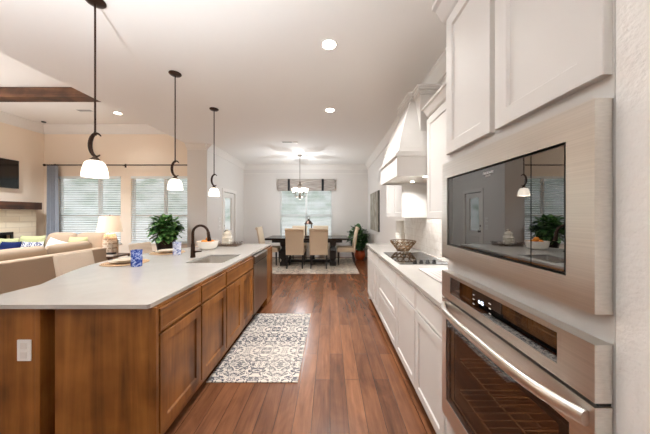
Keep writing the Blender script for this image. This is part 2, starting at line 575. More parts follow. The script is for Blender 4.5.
def slab(bm, o, u, n, w, h, t=0.02, bev=0.003):
    shaker(bm, o, u, n, w, h, t, rail=min(w, h) * 0.5 - 0.004 if False else 0.012, inset=-0.0005, bev=0.001)

def pillow_mesh(bm, w, h, t, n=14, pinch=0.07, rnd=0.0):
    """soft cushion standing in the XZ plane, thickness along Y, base at z=0"""
    for s in (1, -1):
        g = []
        for i in range(n + 1):
            row = []
            for j in range(n + 1):
                a, b = 2 * i / n - 1, 2 * j / n - 1
                k = max(0.0, (1 - a ** 4)) ** 0.5 * max(0.0, (1 - b ** 4)) ** 0.5
                x = a * w / 2 * (1 - pinch * (1 - abs(a) ** 0 * 1) - pinch * (1 - b * b) * (abs(a) ** 3))
                z = b * h / 2 * (1 - pinch * (1 - a * a) * (abs(b) ** 3)) + h / 2
                f = 1 - rnd * (a * a * b * b) ** 2
                row.append(bm.verts.new((x * f, s * (t / 2) * k, (z - h / 2) * f + h / 2)))
            g.append(row)
        for i in range(n):
            for j in range(n):
                q = (g[i][j], g[i + 1][j], g[i + 1][j + 1], g[i][j + 1])
                bm.faces.new(q if s < 0 else tuple(reversed(q)))
    bmesh.ops.remove_doubles(bm, verts=bm.verts, dist=1e-4)

def soft_box(bm, x0, x1, y0, y1, z0, z1, r=0.05):
    box(bm, x0, x1, y0, y1, z0, z1, r, 4)

def obj(name, bm, mat, parent=None, smooth=False, world=False, label=None):
    if world and parent is not None:
        p = parent
        off = Vector((0, 0, 0))
        while p is not None:
            off += p.location
            p = p.parent
        bmesh.ops.translate(bm, verts=bm.verts, vec=-off)
    bmesh.ops.recalc_face_normals(bm, faces=bm.faces)
    me = bpy.data.meshes.new(name)
    bm.to_mesh(me); bm.free()
    me.materials.append(M[mat] if isinstance(mat, str) else mat)
    if smooth:
        for p in me.polygons: p.use_smooth = True
        try:
            me.set_sharp_from_angle(angle=math.radians(38))
        except Exception:
            pass
    o = bpy.data.objects.new(name, me)
    COL.objects.link(o)
    if parent is not None:
        o.parent = parent
    if label: o['label'] = label
    return o

def tag(o, label, cat, group=None, kind=None):
    o['label'] = label; o['category'] = cat
    if group: o['group'] = group
    if kind: o['kind'] = kind
    return o

def thing(name, label, cat, loc=(0, 0, 0), rz=0.0, group=None):
    o = bpy.data.objects.new(name, None)
    o.empty_display_size = 0.1
    COL.objects.link(o)
    o.location = loc; o.rotation_euler = (0, 0, rz)
    return tag(o, label, cat, group)

def whole(name, bm, mat, label, cat, loc=(0, 0, 0), rz=0.0, group=None, smooth=True, world=False):
    """a thing that is one mesh"""
    if world:
        bmesh.ops.translate(bm, verts=bm.verts, vec=-Vector(loc))
    o = obj(name, bm, mat, smooth=smooth)
    o.location = loc; o.rotation_euler = (0, 0, rz)
    return tag(o, label, cat, group)

def struct(name, bm, mat, parent=None, smooth=False):
    o = obj(name, bm, mat, parent, smooth)
    if parent is None: o['kind'] = 'structure'
    return o

def dup(root, loc=None, rz=None, label=None, group=None):
    r = root.copy(); COL.objects.link(r)
    if loc is not None: r.location = loc
    if rz is not None: r.rotation_euler = (0, 0, rz)
    if label: r['label'] = label
    if group: r['group'] = group
    def rec(src, dst):
        for ch in list(src.children):
            c = ch.copy(); COL.objects.link(c); c.parent = dst
            rec(ch, c)
    rec(root, r)
    return r

def simple(name, mat, *boxes, parent=None):
    bm = BM()
    for b in boxes: box(bm, *b)
    return struct(name, bm, mat, parent)

# ------------------------------------------------------------------ the setting
XR, XL, YB, ZC = 1.25, -2.87, 8.17, 3.05          # dining/kitchen shell
LX, LY, LZ = -7.09, 6.10, 3.60                    # living room shell
KX = -3.33                                        # edge of the kitchen ceiling
Y0 = -2.6                                         # wall behind the photographer

simple('floor', 'floor', (LX - 0.15, XR + 0.15, Y0, YB + 0.15, -0.06, 0.0))
simple('ceiling', 'ceil', (KX, XR + 0.15, Y0, YB + 0.15, ZC, ZC + 0.12))
simple('ceiling_living', 'ceil', (LX - 0.15, KX, Y0, LY + 0.15, LZ, LZ + 0.12))
simple('wall_soffit', 'ceil', (KX, KX + 0.1, Y0, 5.74, ZC + 0.12, LZ + 0.12))
simple('wall_right', 'wall', (XR, XR + 0.15, 0.556, YB + 0.15, 0, ZC))
simple('wall_oven_side', 'wall_rough', (0.645, XR + 0.15, Y0, 0.5555, 0, ZC))
simple('wall_fireplace', 'tan', (LX - 0.15, LX, Y0, LY + 0.15, 0, LZ))
# wall between living and dining rooms with its broad end facing the kitchen, and the garden door opening
D0, D1, DZ = 6.63, 7.43, 2.03
simple('wall_dining_left', 'wall', (KX, XL, 5.74, 6.25, 0, ZC), (XL - 0.12, XL, 6.25, D0, 0, ZC), (XL - 0.12, XL, D1, YB + 0.15, 0, ZC), (XL - 0.12, XL, D0, D1, DZ, ZC),
       (KX, KX + 0.1, 5.74, LY + 0.15, ZC, LZ))
simple('wall_rear', 'wall', (LX - 0.15, -6.6, Y0 - 0.15, Y0, 0, LZ + 0.1), (-3.2, XR + 0.15, Y0 - 0.15, Y0, 0, LZ + 0.1),
       (-6.6, -3.2, Y0 - 0.15, Y0, 2.75, LZ + 0.1))

def holed_wall(name, mat, x0, x1, y0, y1, z1, holes):
    bm = BM()
    x = x0
    for hx0, hx1, hz0, hz1 in holes:
        box(bm, x, hx0, y0, y1, 0, z1)
        box(bm, hx0, hx1, y0, y1, 0, hz0)
        box(bm, hx0, hx1, y0, y1, hz1, z1)
        x = hx1
    box(bm, x, x1, y0, y1, 0, z1)
    return struct(name, bm, mat)

W1 = (-6.77, -5.19, 0.70, 2.36)
W2 = (-4.94, -3.39, 0.70, 2.36)
W3 = (-1.66, 0.08, 0.62, 2.36)
holed_wall('wall_window', 'tan', LX, KX, LY, LY + 0.15, LZ, [W1, W2])
holed_wall('wall_back', 'wall', XL, XR, YB, YB + 0.15, ZC, [W3])

def window(name, w, y, mull):
    x0, x1, z0, z1 = w
    zm = 1.375
    bm = BM()
    f = 0.045
    box(bm, x0, x0 + f, y + 0.05, y + 0.11, z0, z1)
    box(bm, x1 - f, x1, y + 0.05, y + 0.11, z0, z1)
    box(bm, x0 + f, x1 - f, y + 0.05, y + 0.11, z0, z0 + f)
    box(bm, x0 + f, x1 - f, y + 0.05, y + 0.11, z1 - f, z1)
    box(bm, x0 + f, x1 - f, y + 0.05, y + 0.10, zm - 0.03, zm + 0.03)
    for mx in mull:
        box(bm, mx - 0.035, mx + 0.035, y + 0.05, y + 0.105, z0 + f, z1 - f)
    fr = struct(name, bm, 'trim')
    bm = BM(); box(bm, x0 + f * 0.5, x1 - f * 0.5, y + 0.072, y + 0.078, z0 + f * 0.5, z1 - f * 0.5)
    obj('window_pane', bm, 'pane', fr)
    bm = BM(); box(bm, x0 - 0.03, x1 + 0.03, y - 0.03, y + 0.05, z0 - 0.025, z0 - 0.001, 0.004)
    obj('window_sill', bm, 'trim', fr)
    return fr
window('window_1', W1, LY, [(W1[0] + W1[1]) / 2 + 0.22])
window('window_2', W2, LY, [(W2[0] + W2[1]) / 2 + 0.05])
window('window_3', W3, YB, [(W3[0] + W3[1]) / 2])

def blind(w, y, label, group=None):
    x0, x1, z0, z1 = w
    t = thing('window_blind', label, 'blind', ((x0 + x1) / 2, y + 0.0, z0 + 0.004), group=group)
    hw = (x1 - x0) / 2 - 0.012
    h = z1 - z0 - 0.006
    bm = BM(); box(bm, -hw, hw, -0.028, 0.030, h - 0.06, h - 0.002, 0.003); obj('headrail', bm, 'blind', t)
    bm = BM()
    zz = 0.045
    while zz < h - 0.07:
        a = math.radians(24)
        d, e = 0.022 * math.cos(a), 0.022 * math.sin(a)
        loft(bm, [[(-hw, -d, zz - e), (-hw, 0, zz + 0.002), (-hw, d, zz + e), (-hw, d, zz + e - 0.002), (-hw, 0, zz), (-hw, -d, zz - e - 0.002)],
                  [(hw, -d, zz - e), (hw, 0, zz + 0.002), (hw, d, zz + e), (hw, d, zz + e - 0.002), (hw, 0, zz), (hw, -d, zz - e - 0.002)]])
        zz += 0.044
    obj('slats', bm, 'blind', t)
    bm = BM(); box(bm, -hw, hw, -0.022, 0.022, 0.002, 0.022, 0.003); obj('bottom_rail', bm, 'blind', t)
    return t
blind(W1, LY + 0.0 + 0.012, 'white horizontal blind in living room window beside the grey curtain')
blind(W2, LY + 0.012, 'white horizontal blind in living room window behind the leafy green plant')
blind(W3, YB + 0.012, 'white horizontal blind in dining room window below the taupe valance')

# garden door in the dining room's left wall
bm = BM()
fx = XL - 0.075
y0, y1 = D0 + 0.012, D1 - 0.012
gy0, gy1, gz0, gz1 = y0 + 0.15, y1 - 0.15, 0.95, 1.88
box(bm, fx, fx + 0.045, y0, gy0, 0.01, DZ - 0.012)
box(bm, fx, fx + 0.045, gy1, y1, 0.01, DZ - 0.012)
box(bm, fx, fx + 0.045, gy0, gy1, 0.01, gz0)
box(bm, fx, fx + 0.045, gy0, gy1, gz1, DZ - 0.012)
shaker(bm, (fx + 0.045, gy0, 0.2), (0, 1, 0), (1, 0, 0), gy1 - gy0, 0.62, 0.008, 0.03, 0.006)
door = struct('door_1', bm, 'trim')
bm = BM(); box(bm, fx + 0.018, fx + 0.026, gy0, gy1, gz0, gz1); obj('door_glass', bm, 'pane', door)
bm = BM()
lathe(bm, [(0.028, 0), (0.03, 0.008), (0.012, 0.012), (0.011, 0.035), (0.028, 0.045), (0.03, 0.062), (0.018, 0.074), (0.0, 0.076)], seg=20)
bmesh.ops.rotate(bm, verts=bm.verts, matrix=Matrix.Rotation(PI / 2, 3, 'Y'))
bmesh.ops.translate(bm, verts=bm.verts, vec=(fx + 0.045, y0 + 0.065, 0.95))
obj('door_knob', bm, 'bronze', door, True)
bm = BM()
lathe(bm, [(0.028, 0), (0.03, 0.012), (0.02, 0.018), (0.0, 0.02)], seg=20)
bmesh.ops.rotate(bm, verts=bm.verts, matrix=Matrix.Rotation(PI / 2, 3, 'Y'))
bmesh.ops.translate(bm, verts=bm.verts, vec=(fx + 0.045, y0 + 0.065, 1.10))
obj('door_lock', bm, 'bronze', door, True)
bm = BM()
box(bm, XL, XL + 0.018, D0 - 0.09, D0, 0, DZ + 0.09, 0.004)
box(bm, XL, XL + 0.018, D1, D1 + 0.09, 0, DZ + 0.09, 0.004)
box(bm, XL, XL + 0.018, D0, D1, DZ, DZ + 0.09, 0.004)
struct('trim_1', bm, 'trim')

# crown mouldings
def crown(bm, axis, a, b, wall, zc, s, h=0.13, d=0.11):
    """axis of run, from a to b; wall coordinate, s = direction into the room"""
    poly = [(0, 0), (s * d, 0), (s * d, -0.018), (s * (d - 0.02), -0.03), (s * (d * 0.5), -h * 0.55), (s * 0.03, -h * 0.82), (s * 0.022, -h + 0.012), (s * 0.022, -h), (0, -h)]
    prism(bm, [(wall + p[0], zc + p[1]) for p in poly], axis, a, b)
def crownobj(name, axis, a, b, wall, zc, s, **k):
    bm = BM(); crown(bm, axis, a, b, wall, zc, s, **k); return struct(name, bm, 'trim')
crownobj('trim_2', 'x', XL, XR, YB, ZC, -1, h=0.15)
bm = BM(); box(bm, XL, XR, YB - 0.014, YB, ZC - 0.30, ZC - 0.275); struct('trim_3', bm, 'trim')
crownobj('trim_4', 'y', 5.74, YB, XL, ZC, 1)
crownobj('trim_5', 'y', 0.56, YB, XR, ZC, -1)
crownobj('trim_6', 'x', LX, KX, LY, LZ, -1, h=0.2, d=0.13)
crownobj('trim_7', 'y', Y0, LY, LX, LZ, 1, h=0.2, d=0.13)
crownobj('trim_8', 'x', KX, XL, 5.74, ZC, -1)
def base(name, *bx):
    return simple(name, 'trim', *bx)
base('baseboard_back', (XL, XR, YB - 0.016, YB, 0, 0.13))
base('baseboard_right', (XR - 0.016, XR, 4.2, YB, 0, 0.13))
base('baseboard_left', (XL, XL + 0.016, 5.74, D0 - 0.09, 0, 0.13), (XL, XL + 0.016, D1 + 0.09, YB, 0, 0.13))
base('baseboard_window', (LX, KX, LY - 0.016, LY, 0, 0.13))
base('baseboard_column', (KX, XL, 5.724, 5.74, 0, 0.13))

# ceiling beam across the living room
bm = BM()
box(bm, LX, KX, 4.22, 4.434, 3.434, LZ, 0.006)
struct('beam', bm, 'beam_wood')

# ------------------------------------------------------------------ recessed lamps, vents
def can_light(x, y, z, label, power=CAN_W, color=WARM):
    t = thing('recessed_light', label, 'ceiling light', (x, y, z), group='recessed ceiling lights')
    bm = BM()
    lathe(bm, [(0.062, -0.001), (0.064, -0.006), (0.082, -0.007), (0.085, -0.001)], seg=32, cap0=False, cap1=False)
    obj('trim_ring', bm, 'plastic', t, True)
    bm = BM(); lathe(bm, [(0.0, -0.004), (0.062, -0.004), (0.062, -0.001), (0.0, -0.001)], seg=32)
    obj('lamp_face', bm, 'bulb', t)
    add_light('lamp', 'SPOT', (0, 0, -0.012), power * 3.6, color, 0.05, parent=t, spot=math.radians(128))
    return t
can_light(-0.01, 2.37, ZC, 'round recessed light in kitchen ceiling, nearer of the two above the aisle', 24.0)
can_light(0.0, 3.86, ZC, 'round recessed light in kitchen ceiling, farther one toward the dining room', 22.0)
can_light(-4.58, 5.31, LZ, 'round recessed light in raised living room ceiling beside the beam', 3.0)
FILL_CAN = 'added unseen round recessed fill light in the ceiling, out of view'  # extra cans added as fill, none of them in view
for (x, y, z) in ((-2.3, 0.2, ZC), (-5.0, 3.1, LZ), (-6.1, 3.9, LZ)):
    can_light(x, y, z, FILL_CAN, 65.0 if z == LZ else 4.0, NEUTRAL if z == LZ else WARM)

def vent(x, y, z, w, d, label):
    t = thing('ceiling_vent', label, 'vent', (x, y, z))
    bm = BM()
    b = 0.02
    for q in ((-w, w, -d, -d + b), (-w, w, d - b, d), (-w, -w + b, -d + b, d - b), (w - b, w, -d + b, d - b)):
        box(bm, q[0], q[1], q[2], q[3], -0.008, -0.001)
    obj('frame', bm, 'plastic', t)
    bm = BM()
    k = -d + b + 0.008
    while k < d - b:
        box(bm, -w + b, w - b, k - 0.003, k + 0.003, -0.007, -0.002)
        k += 0.014
    obj('louvres', bm, 'grey_metal', t)
vent(-5.15, 5.17, LZ, 0.17, 0.07, 'white slotted air vent in the raised living room ceiling')
vent(-0.97, 5.56, ZC, 0.13, 0.06, 'white slotted air vent in the ceiling before the chandelier')
bm = BM(); lathe(bm, [(0.0, -0.03), (0.03, -0.026), (0.045, -0.001)], seg=20)
whole('ceiling_sensor', bm, 'black', 'small round dark sensor on living room ceiling near the corner', 'sensor', (-6.75, 5.80, LZ))
bm = BM(); lathe(bm, [(0.0, -0.03), (0.05, -0.028), (0.06, -0.001)], seg=24)
whole('smoke_detector', bm, 'plastic', 'round pale smoke detector on ceiling right of the slotted vent', 'sensor', (-0.78, 5.56, ZC))

# ------------------------------------------------------------------ island
IXF = -0.97                      # face of the island boxes
IYN, IYF = 1.351, 4.18
CT, CTH = 0.914, 0.023
def island_outline():
    pts = [(-0.994 - 0.012, IYN), (-0.994, IYN + 0.012), (-0.994, IYF - 0.01), (-1.004, IYF), (-2.05, IYF), (-2.05, 3.80)]
    n = 40
    for i in range(1, n):
        y = 3.80 - 2.06 * i / n
        pts.append((-2.05 - 0.36 * math.sin(PI * (y - 1.74) / 2.06), y))
    pts += [(-2.05, 1.74), (-2.05, IYN)]
    return pts
SX0, SX1, SY0, SY1 = -1.49, -1.10, 2.52, 3.05
def slab_with_hole(outer, hole, z0, z1):
    bm = BM()
    def ring(p):
        vs = [bm.verts.new((x, y, z1)) for x, y in p]
        return [bm.edges.new((vs[i], vs[(i + 1) % len(vs)])) for i in range(len(vs))]
    es = ring(outer) + ring(hole)
    r = bmesh.ops.triangle_fill(bm, use_beauty=True, use_dissolve=False, edges=es)
    fs = [f for f in r['geom'] if isinstance(f, bmesh.types.BMFace)]
    ex = bmesh.ops.extrude_face_region(bm, geom=fs)
    vs = [v for v in ex['geom'] if isinstance(v, bmesh.types.BMVert)]
    bmesh.ops.translate(bm, verts=vs, vec=(0, 0, z0 - z1))
    return bm
def rrect(x0, x1, y0, y1, r, n=5):
    out = []
    for cx, cy, a in ((x1 - r, y0 + r, -PI / 2), (x1 - r, y1 - r, 0), (x0 + r, y1 - r, PI / 2), (x0 + r, y0 + r, PI)):
        for i in range(n + 1):
            t = a + PI / 2 * i / n
            out.append((cx + r * math.cos(t), cy + r * math.sin(t)))
    return out
bm = slab_with_hole(island_outline(), rrect(SX0, SX1, SY0, SY1, 0.02), CT - CTH, CT)
whole('island_countertop', bm, 'quartz', 'large white quartz island top with bowed seating edge', 'countertop', (-1.5, 2.77, CT - CTH), smooth=False, world=True)

# basin
t = thing('kitchen_sink', 'rectangular stainless undermount sink set into the white island top', 'sink', ((SX0 + SX1) / 2, (SY0 + SY1) / 2, 0.69))
bm = BM()
zt = CT - CTH - 0.001
o1 = rrect(SX0 - 0.012, SX1 + 0.012, SY0 - 0.012, SY1 + 0.012, 0.03)
i1 = rrect(SX0 - 0.003, SX1 + 0.003, SY0 - 0.003, SY1 + 0.003, 0.025)
i2 = rrect(SX0 + 0.012, SX1 - 0.012, SY0 + 0.012, SY1 - 0.012, 0.03)
loft(bm, [[(x, y, zt - 0.003) for x, y in o1], [(x, y, zt) for x, y in o1], [(x, y, zt) for x, y in i1], [(x, y, 0.73) for x, y in i2], [(x, y, 0.715) for x, y in rrect(SX0 + 0.03, SX1 - 0.03, SY0 + 0.03, SY1 - 0.03, 0.03)]], cap0=False)
obj('basin', bm, 'steel', t, True, world=True)
bm = BM(); lathe(bm, [(0.045, 0.0), (0.045, 0.004), (0.03, 0.004), (0.025, 0.001), (0.0, 0.001)], ((SX0 + SX1) / 2, (SY0 + SY1) / 2, 0.716), 24)
obj('drain', bm, 'steel_dark', t, True, world=True)

# faucet
fx, fy = -1.585, 2.844
t = thing('kitchen_faucet', 'bronze gooseneck faucet with pull-down sprayer standing behind the island sink', 'faucet', (fx, fy, CT))
bm = BM()
lathe(bm, [(0.027, 0.0), (0.027, 0.012), (0.024, 0.03), (0.0225, 0.10), (0.019, 0.16)], seg=24)
obj('faucet_base', bm, 'bronze', t, True)
bm = BM()
pts = [(0, 0, 0.15), (0, 0, 0.28)]
for i in range(1, 15):
    a = PI - (PI * 0.93) * i / 14
    pts.append((0.088 + 0.088 * math.cos(a), 0, 0.28 + 0.088 * math.sin(a)))
tube(bm, pts, [0.0165] * 2 + [0.0145] * 14, 14)
obj('gooseneck', bm, 'bronze', t, True)
bm = BM()
tube(bm, [(0.175, 0, 0.30), (0.178, 0, 0.285), (0.184, 0, 0.235), (0.190, 0, 0.195), (0.191, 0, 0.188)], [0.015, 0.018, 0.019, 0.023, 0.019], 16)
obj('spray_head', bm, 'bronze', t, True)
bm = BM()
tube(bm, [(0.02, 0.0, 0.065), (0.045, -0.004, 0.068), (0.09, -0.008, 0.072), (0.105, -0.009, 0.072)], [0.014, 0.010, 0.007, 0.0075], 12)
obj('lever_handle', bm, 'bronze', t, True)

# island boxes
def carcass(t, mat, x0, x1, y0, y1, z0, z1, face='x1', toe=0.10):
    """open-topped cabinet box"""
    bm = BM()
    k = 0.016
    box(bm, x0, x1, y0, y0 + k, z0, z1)
    box(bm, x0, x1, y1 - k, y1, z0, z1)
    box(bm, x0, x1, y0 + k, y1 - k, z0, z0 + k)
    if face == 'x1':
        box(bm, x0, x0 + k, y0 + k, y1 - k, z0 + k, z1)
    else:
        box(bm, x1 - k, x1, y0 + k, y1 - k, z0 + k, z1)
    return obj('cabinet_box', bm, mat, t, world=True)

ITOP = CT - CTH - 0.0015
def face_frame(t, mat, x, s, y0, y1, z0, z1, rails, edge=0.02, stiles=()):
    """frame of stiles and rails, face at x, body running back by 0.02 (s = outward sign)"""
    bm = BM()
    a, b = sorted((x, x - s * 0.02))
    box(bm, a, b, y0, y0 + edge, z0, z1)
    box(bm, a, b, y1 - edge, y1, z0, z1)
    for r0, r1 in rails:
        box(bm, a, b, y0 + edge, y1 - edge, r0, r1)
    for q0, q1 in stiles:
        box(bm, a, b, q0, q1, z0, z1)
    return obj('face_frame', bm, mat, t, world=True)

def island_unit(name, label, y0, y1, doors, toe_x=-1.085):
    t = thing(name, label, 'cabinet', (-1.25, (y0 + y1) / 2, 0), group='stained wood island cabinets')
    carcass(t, 'island_wood', -1.543, IXF - 0.041, y0, y1, 0.10, ITOP)
    xf = IXF - 0.02
    face_frame(t, 'island_wood', xf, 1, y0, y1, 0.10, ITOP, [(0.10, 0.165), (0.72, 0.735), (0.872, ITOP)])
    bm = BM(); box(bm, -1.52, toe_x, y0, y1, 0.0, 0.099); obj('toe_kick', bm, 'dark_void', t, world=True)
    g = 0.006
    bm = BM(); shaker(bm, (xf, y0 + g, 0.738), (0, 1, 0), (1, 0, 0), y1 - y0 - 2 * g, 0.132, 0.02, 0.012, 0.003, 0.006)
    obj('drawer_front', bm, 'island_wood_y', t, world=True)
    w = (y1 - y0 - 2 * g) / doors
    for i in range(doors):
        bm = BM(); shaker(bm, (xf, y0 + g + i * w + (0.002 if i else 0), 0.155), (0, 1, 0), (1, 0, 0), w - (0.002 if doors > 1 else 0), 0.565, 0.02, 0.062, 0.010, 0.008)
        obj('cabinet_door', bm, 'island_wood', t, world=True)
    return t
u1 = island_unit('base_cabinet', 'stained wood island cabinet nearest the camera, drawer over one panelled door', 1.402, 1.859, 1)
bm = BM(); box(bm, -1.543, -1.014, 1.380, 1.400, 0.0, ITOP); obj('end_panel', bm, 'island_wood', u1, world=True)
bm = BM(); box(bm, -1.013, IXF - 0.004, 1.376, 1.4005, 0.0, ITOP, 0.003); obj('corner_stile', bm, 'island_wood', u1, world=True)
island_unit('base_cabinet', 'stained wood island cabinet, second from the camera, drawer over one panelled door', 1.861, 2.309, 1)
island_unit('sink_cabinet', 'stained wood island cabinet with two narrow doors under the sink', 2.311, 3.118, 2)

# dishwasher
t = thing('dishwasher', 'stainless dishwasher built into the far part of the island', 'dishwasher', (-1.25, 3.44, 0))
bm = BM(); box(bm, -1.50, IXF - 0.03, 3.128, 3.758, 0.12, 0.872); obj('tub', bm, 'steel_dark', t, world=True)
bm = BM(); box(bm, IXF - 0.028, IXF + 0.008, 3.132, 3.754, 0.135, 0.775, 0.004); obj('door_panel', bm, 'steel_v', t, world=True)
bm = BM(); prism(bm, [(IXF - 0.028, 0.783), (IXF + 0.004, 0.783), (IXF + 0.018, 0.80), (IXF + 0.018, 0.868), (IXF + 0.008, 0.880), (IXF - 0.028, 0.880)], 'y', 3.132, 3.754); obj('control_strip', bm, 'steel_v', t, world=True)
bm = BM(); box(bm, IXF - 0.02, IXF + 0.006, 3.15, 3.736, 0.7755, 0.7825); obj('pull_groove', bm, 'black', t, world=True)
bm = BM(); box(bm, -1.48, -1.06, 3.132, 3.754, 0.0, 0.119); obj('kick_plate', bm, 'black', t, world=True)

# far end unit
t = thing('end_cabinet', 'narrow stained wood cabinet closing the far end of the island', 'cabinet', (-1.25, 3.95, 0), group='stained wood island cabinets')
carcass(t, 'island_wood', -1.543, IXF - 0.021, 3.768, 4.14, 0.0, ITOP)
bm = BM(); shaker(bm, (IXF - 0.02, 3.772, 0.02), (0, 1, 0), (1, 0, 0), 0.366, ITOP - 0.03, 0.02, 0.05, 0.008, 0.006); obj('cabinet_door', bm, 'island_wood', t, world=True)

# bar side: back panel and support wings
t = thing('bar_support_panel', 'dark stained panel under the near left corner of the island bar, with outlet', 'panel', (-1.83, 1.44, 0))
bm = BM()
box(bm, -2.03, -1.655, 1.384, 1.50, 0.0, ITOP)
box(bm, -1.655, -1.625, 1.378, 1.50, 0.0, ITOP, 0.003)
obj('panel_board', bm, 'island_wood', t, world=True)
bm = BM(); box(bm, -1.624, -1.545, 1.49, 1.50, 0.0, ITOP); obj('recess_board', bm, 'dark_void', t, world=True)  # board closing the gap, its darkness painted as near-black
ot = BM(); box(ot, -1.754, -1.676, 1.377, 1.3838, 0.588, 0.708, 0.003)
outlet = obj('outlet_plate', ot, 'plastic', t, world=True, label='white outlet plate')
bm = BM()
for zc in (0.622, 0.674):
    box(bm, -1.733, -1.697, 1.3750, 1.3768, zc - 0.018, zc + 0.018, 0.0008)
obj('socket', bm, 'trim', outlet, world=True)
bm = BM()
box(bm, -2.03, -1.60, 4.03, 4.14, 0.0, ITOP)
whole('bar_support_panel', bm, 'island_wood', 'stained panel under the far left corner of the island bar', 'panel', (-1.83, 4.08, 0), smooth=False, world=True)
bm = BM(); box(bm, -1.566, -1.5445, 1.502, 4.028, 0.0, ITOP)
whole('island_back_panel', bm, 'island_wood', 'stained wood back panel of the island behind the bar stools', 'panel', (-1.555, 2.77, 0), smooth=False, world=True)

# ------------------------------------------------------------------ right-hand run
RXD = 0.628                                    # door faces
RY0, RY1 = 1.348, 4.12
bm = BM(); box(bm, 0.616, XR - 0.001, RY0, 4.21, 0.884, CT, 0.003)
whole('kitchen_countertop', bm, 'quartz', 'white quartz countertop along the right wall carrying the cooktop', 'countertop', (0.93, 2.78, 0.884), smooth=False, world=True)
RTOP = 0.8825
def right_unit(label, y0, y1, drawers, doors, end=False):
    t = thing('base_cabinet', label, 'cabinet', (0.95, (y0 + y1) / 2, 0), group='white base cabinets')
    carcass(t, 'cab', RXD + 0.041, XR - 0.002, y0, y1, 0.10, RTOP, face='x0')
    xf = RXD + 0.02
    bm = BM(); box(bm, xf, xf + 0.02, y0, y1, 0.10, RTOP); obj('face_frame', bm, 'cab', t, world=True)
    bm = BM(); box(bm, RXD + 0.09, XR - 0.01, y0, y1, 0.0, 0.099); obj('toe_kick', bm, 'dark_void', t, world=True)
    g = 0.005
    for z0, z1 in drawers:
        bm = BM()
        sh = (z1 - z0) > 0.2
        shaker(bm, (xf, y1 - g, z0), (0, -1, 0), (-1, 0, 0), y1 - y0 - 2 * g, z1 - z0, 0.02, 0.055 if sh else 0.012, 0.009 if sh else 0.003)
        obj('drawer_front', bm, 'cab', t, world=True)
    w = (y1 - y0 - 2 * g) / max(1, doors)
    for i in range(doors):
        bm = BM(); shaker(bm, (xf, y1 - g - i * w - (0.003 if i else 0), 0.115), (0, -1, 0), (-1, 0, 0), w - (0.003 if doors > 1 else 0), 0.585, 0.02, 0.058, 0.009)
        obj('cabinet_door', bm, 'cab', t, world=True)
    return t
DR = [(0.712, 0.868)]
right_unit('white base cabinet beside the oven, drawer over one door', 1.350, 1.819, DR, 1)
right_unit('white base cabinet between oven-side cabinet and drawer bank, drawer over one door', 1.821, 2.349, DR, 1)
right_unit('white bank of three wide drawers below the cooktop', 2.351, 3.189, [(0.712, 0.868), (0.418, 0.702), (0.115, 0.408)], 0)
right_unit('white base cabinet just past the drawer bank, drawer over two doors', 3.191, 3.649, DR, 2)
e = right_unit('white base cabinet at the far end of the right-hand counter', 3.651, RY1 - 0.012, DR, 1)
bm = BM(); box(bm, RXD + 0.02, XR - 0.002, RY1 - 0.011, RY1 + 0.006, 0.0, RTOP); obj('end_panel', bm, 'cab', e, world=True)

# backsplash
simple('backsplash', 'tile', (XR - 0.012, XR - 0.001, RY0, 4.05, CT + 0.001, 1.369), (XR - 0.012, XR - 0.001, 2.345, 3.112, 1.369, 1.80))

# ------------------------------------------------------------------ wall cabinets
UX = 0.916
def upper(label, y0, y1, z0, z1, nd):
    t = thing('wall_cabinet', label, 'cabinet', (1.08, (y0 + y1) / 2, z0), group='white wall cabinets')
    bm = BM(); box(bm, UX + 0.021, XR - 0.002, y0, y1, z0, z1); obj('cabinet_box', bm, 'cab', t, world=True)
    g = 0.006
    w = (y1 - y0 - 2 * g) / nd
    for i in range(nd):
        bm = BM(); shaker(bm, (UX + 0.02, y1 - g - i * w - 0.002, z0 + 0.004), (0, -1, 0), (-1, 0, 0), w - 0.004, z1 - z0 - 0.03, 0.02, 0.058, 0.009)
        obj('cabinet_door', bm, 'cab', t, world=True)
    bm = BM()
    prism(bm, [(XR - 0.002, z1 + 0.001), (UX + 0.015, z1 + 0.001), (UX - 0.0, z1 + 0.012), (UX - 0.03, z1 + 0.06), (UX - 0.045, z1 + 0.066), (UX - 0.045, z1 + 0.085), (XR - 0.002, z1 + 0.085)], 'y', y0, y1)
    obj('crown_moulding', bm, 'cab', t, world=True)
    return t
upper('white wall cabinet between the oven tower and the range hood', 1.350, 2.335, 1.37, 2.33, 2)
upper('white wall cabinet past the range hood at the counter end', 3.125, 4.02, 1.37, 2.33, 2)

# ------------------------------------------------------------------ range hood
HY0, HY1 = 2.345, 3.115
t = thing('range_hood', 'white flared wooden range hood with crown above the cooktop', 'range hood', (0.95, 2.73, 1.775))
bm = BM()
box(bm, 0.640, 0.665, HY0, HY1, 1.778, 1.965)
box(bm, 0.665, XR - 0.013, HY0, HY0 + 0.025, 1.778, 1.965)
box(bm, 0.665, XR - 0.013, HY1 - 0.025, HY1, 1.778, 1.965)
obj('apron', bm, 'cab', t, world=True)
bm = BM()
prism(bm, [(XR - 0.003, 1.966), (0.628, 1.966), (0.624, 1.974), (0.624, 1.990), (0.640, 1.998), (0.648, 2.012), (XR - 0.003, 2.012)], 'y', HY0 - 0.008, HY1 + 0.008)
obj('apron_ledge', bm, 'cab', t, world=True)
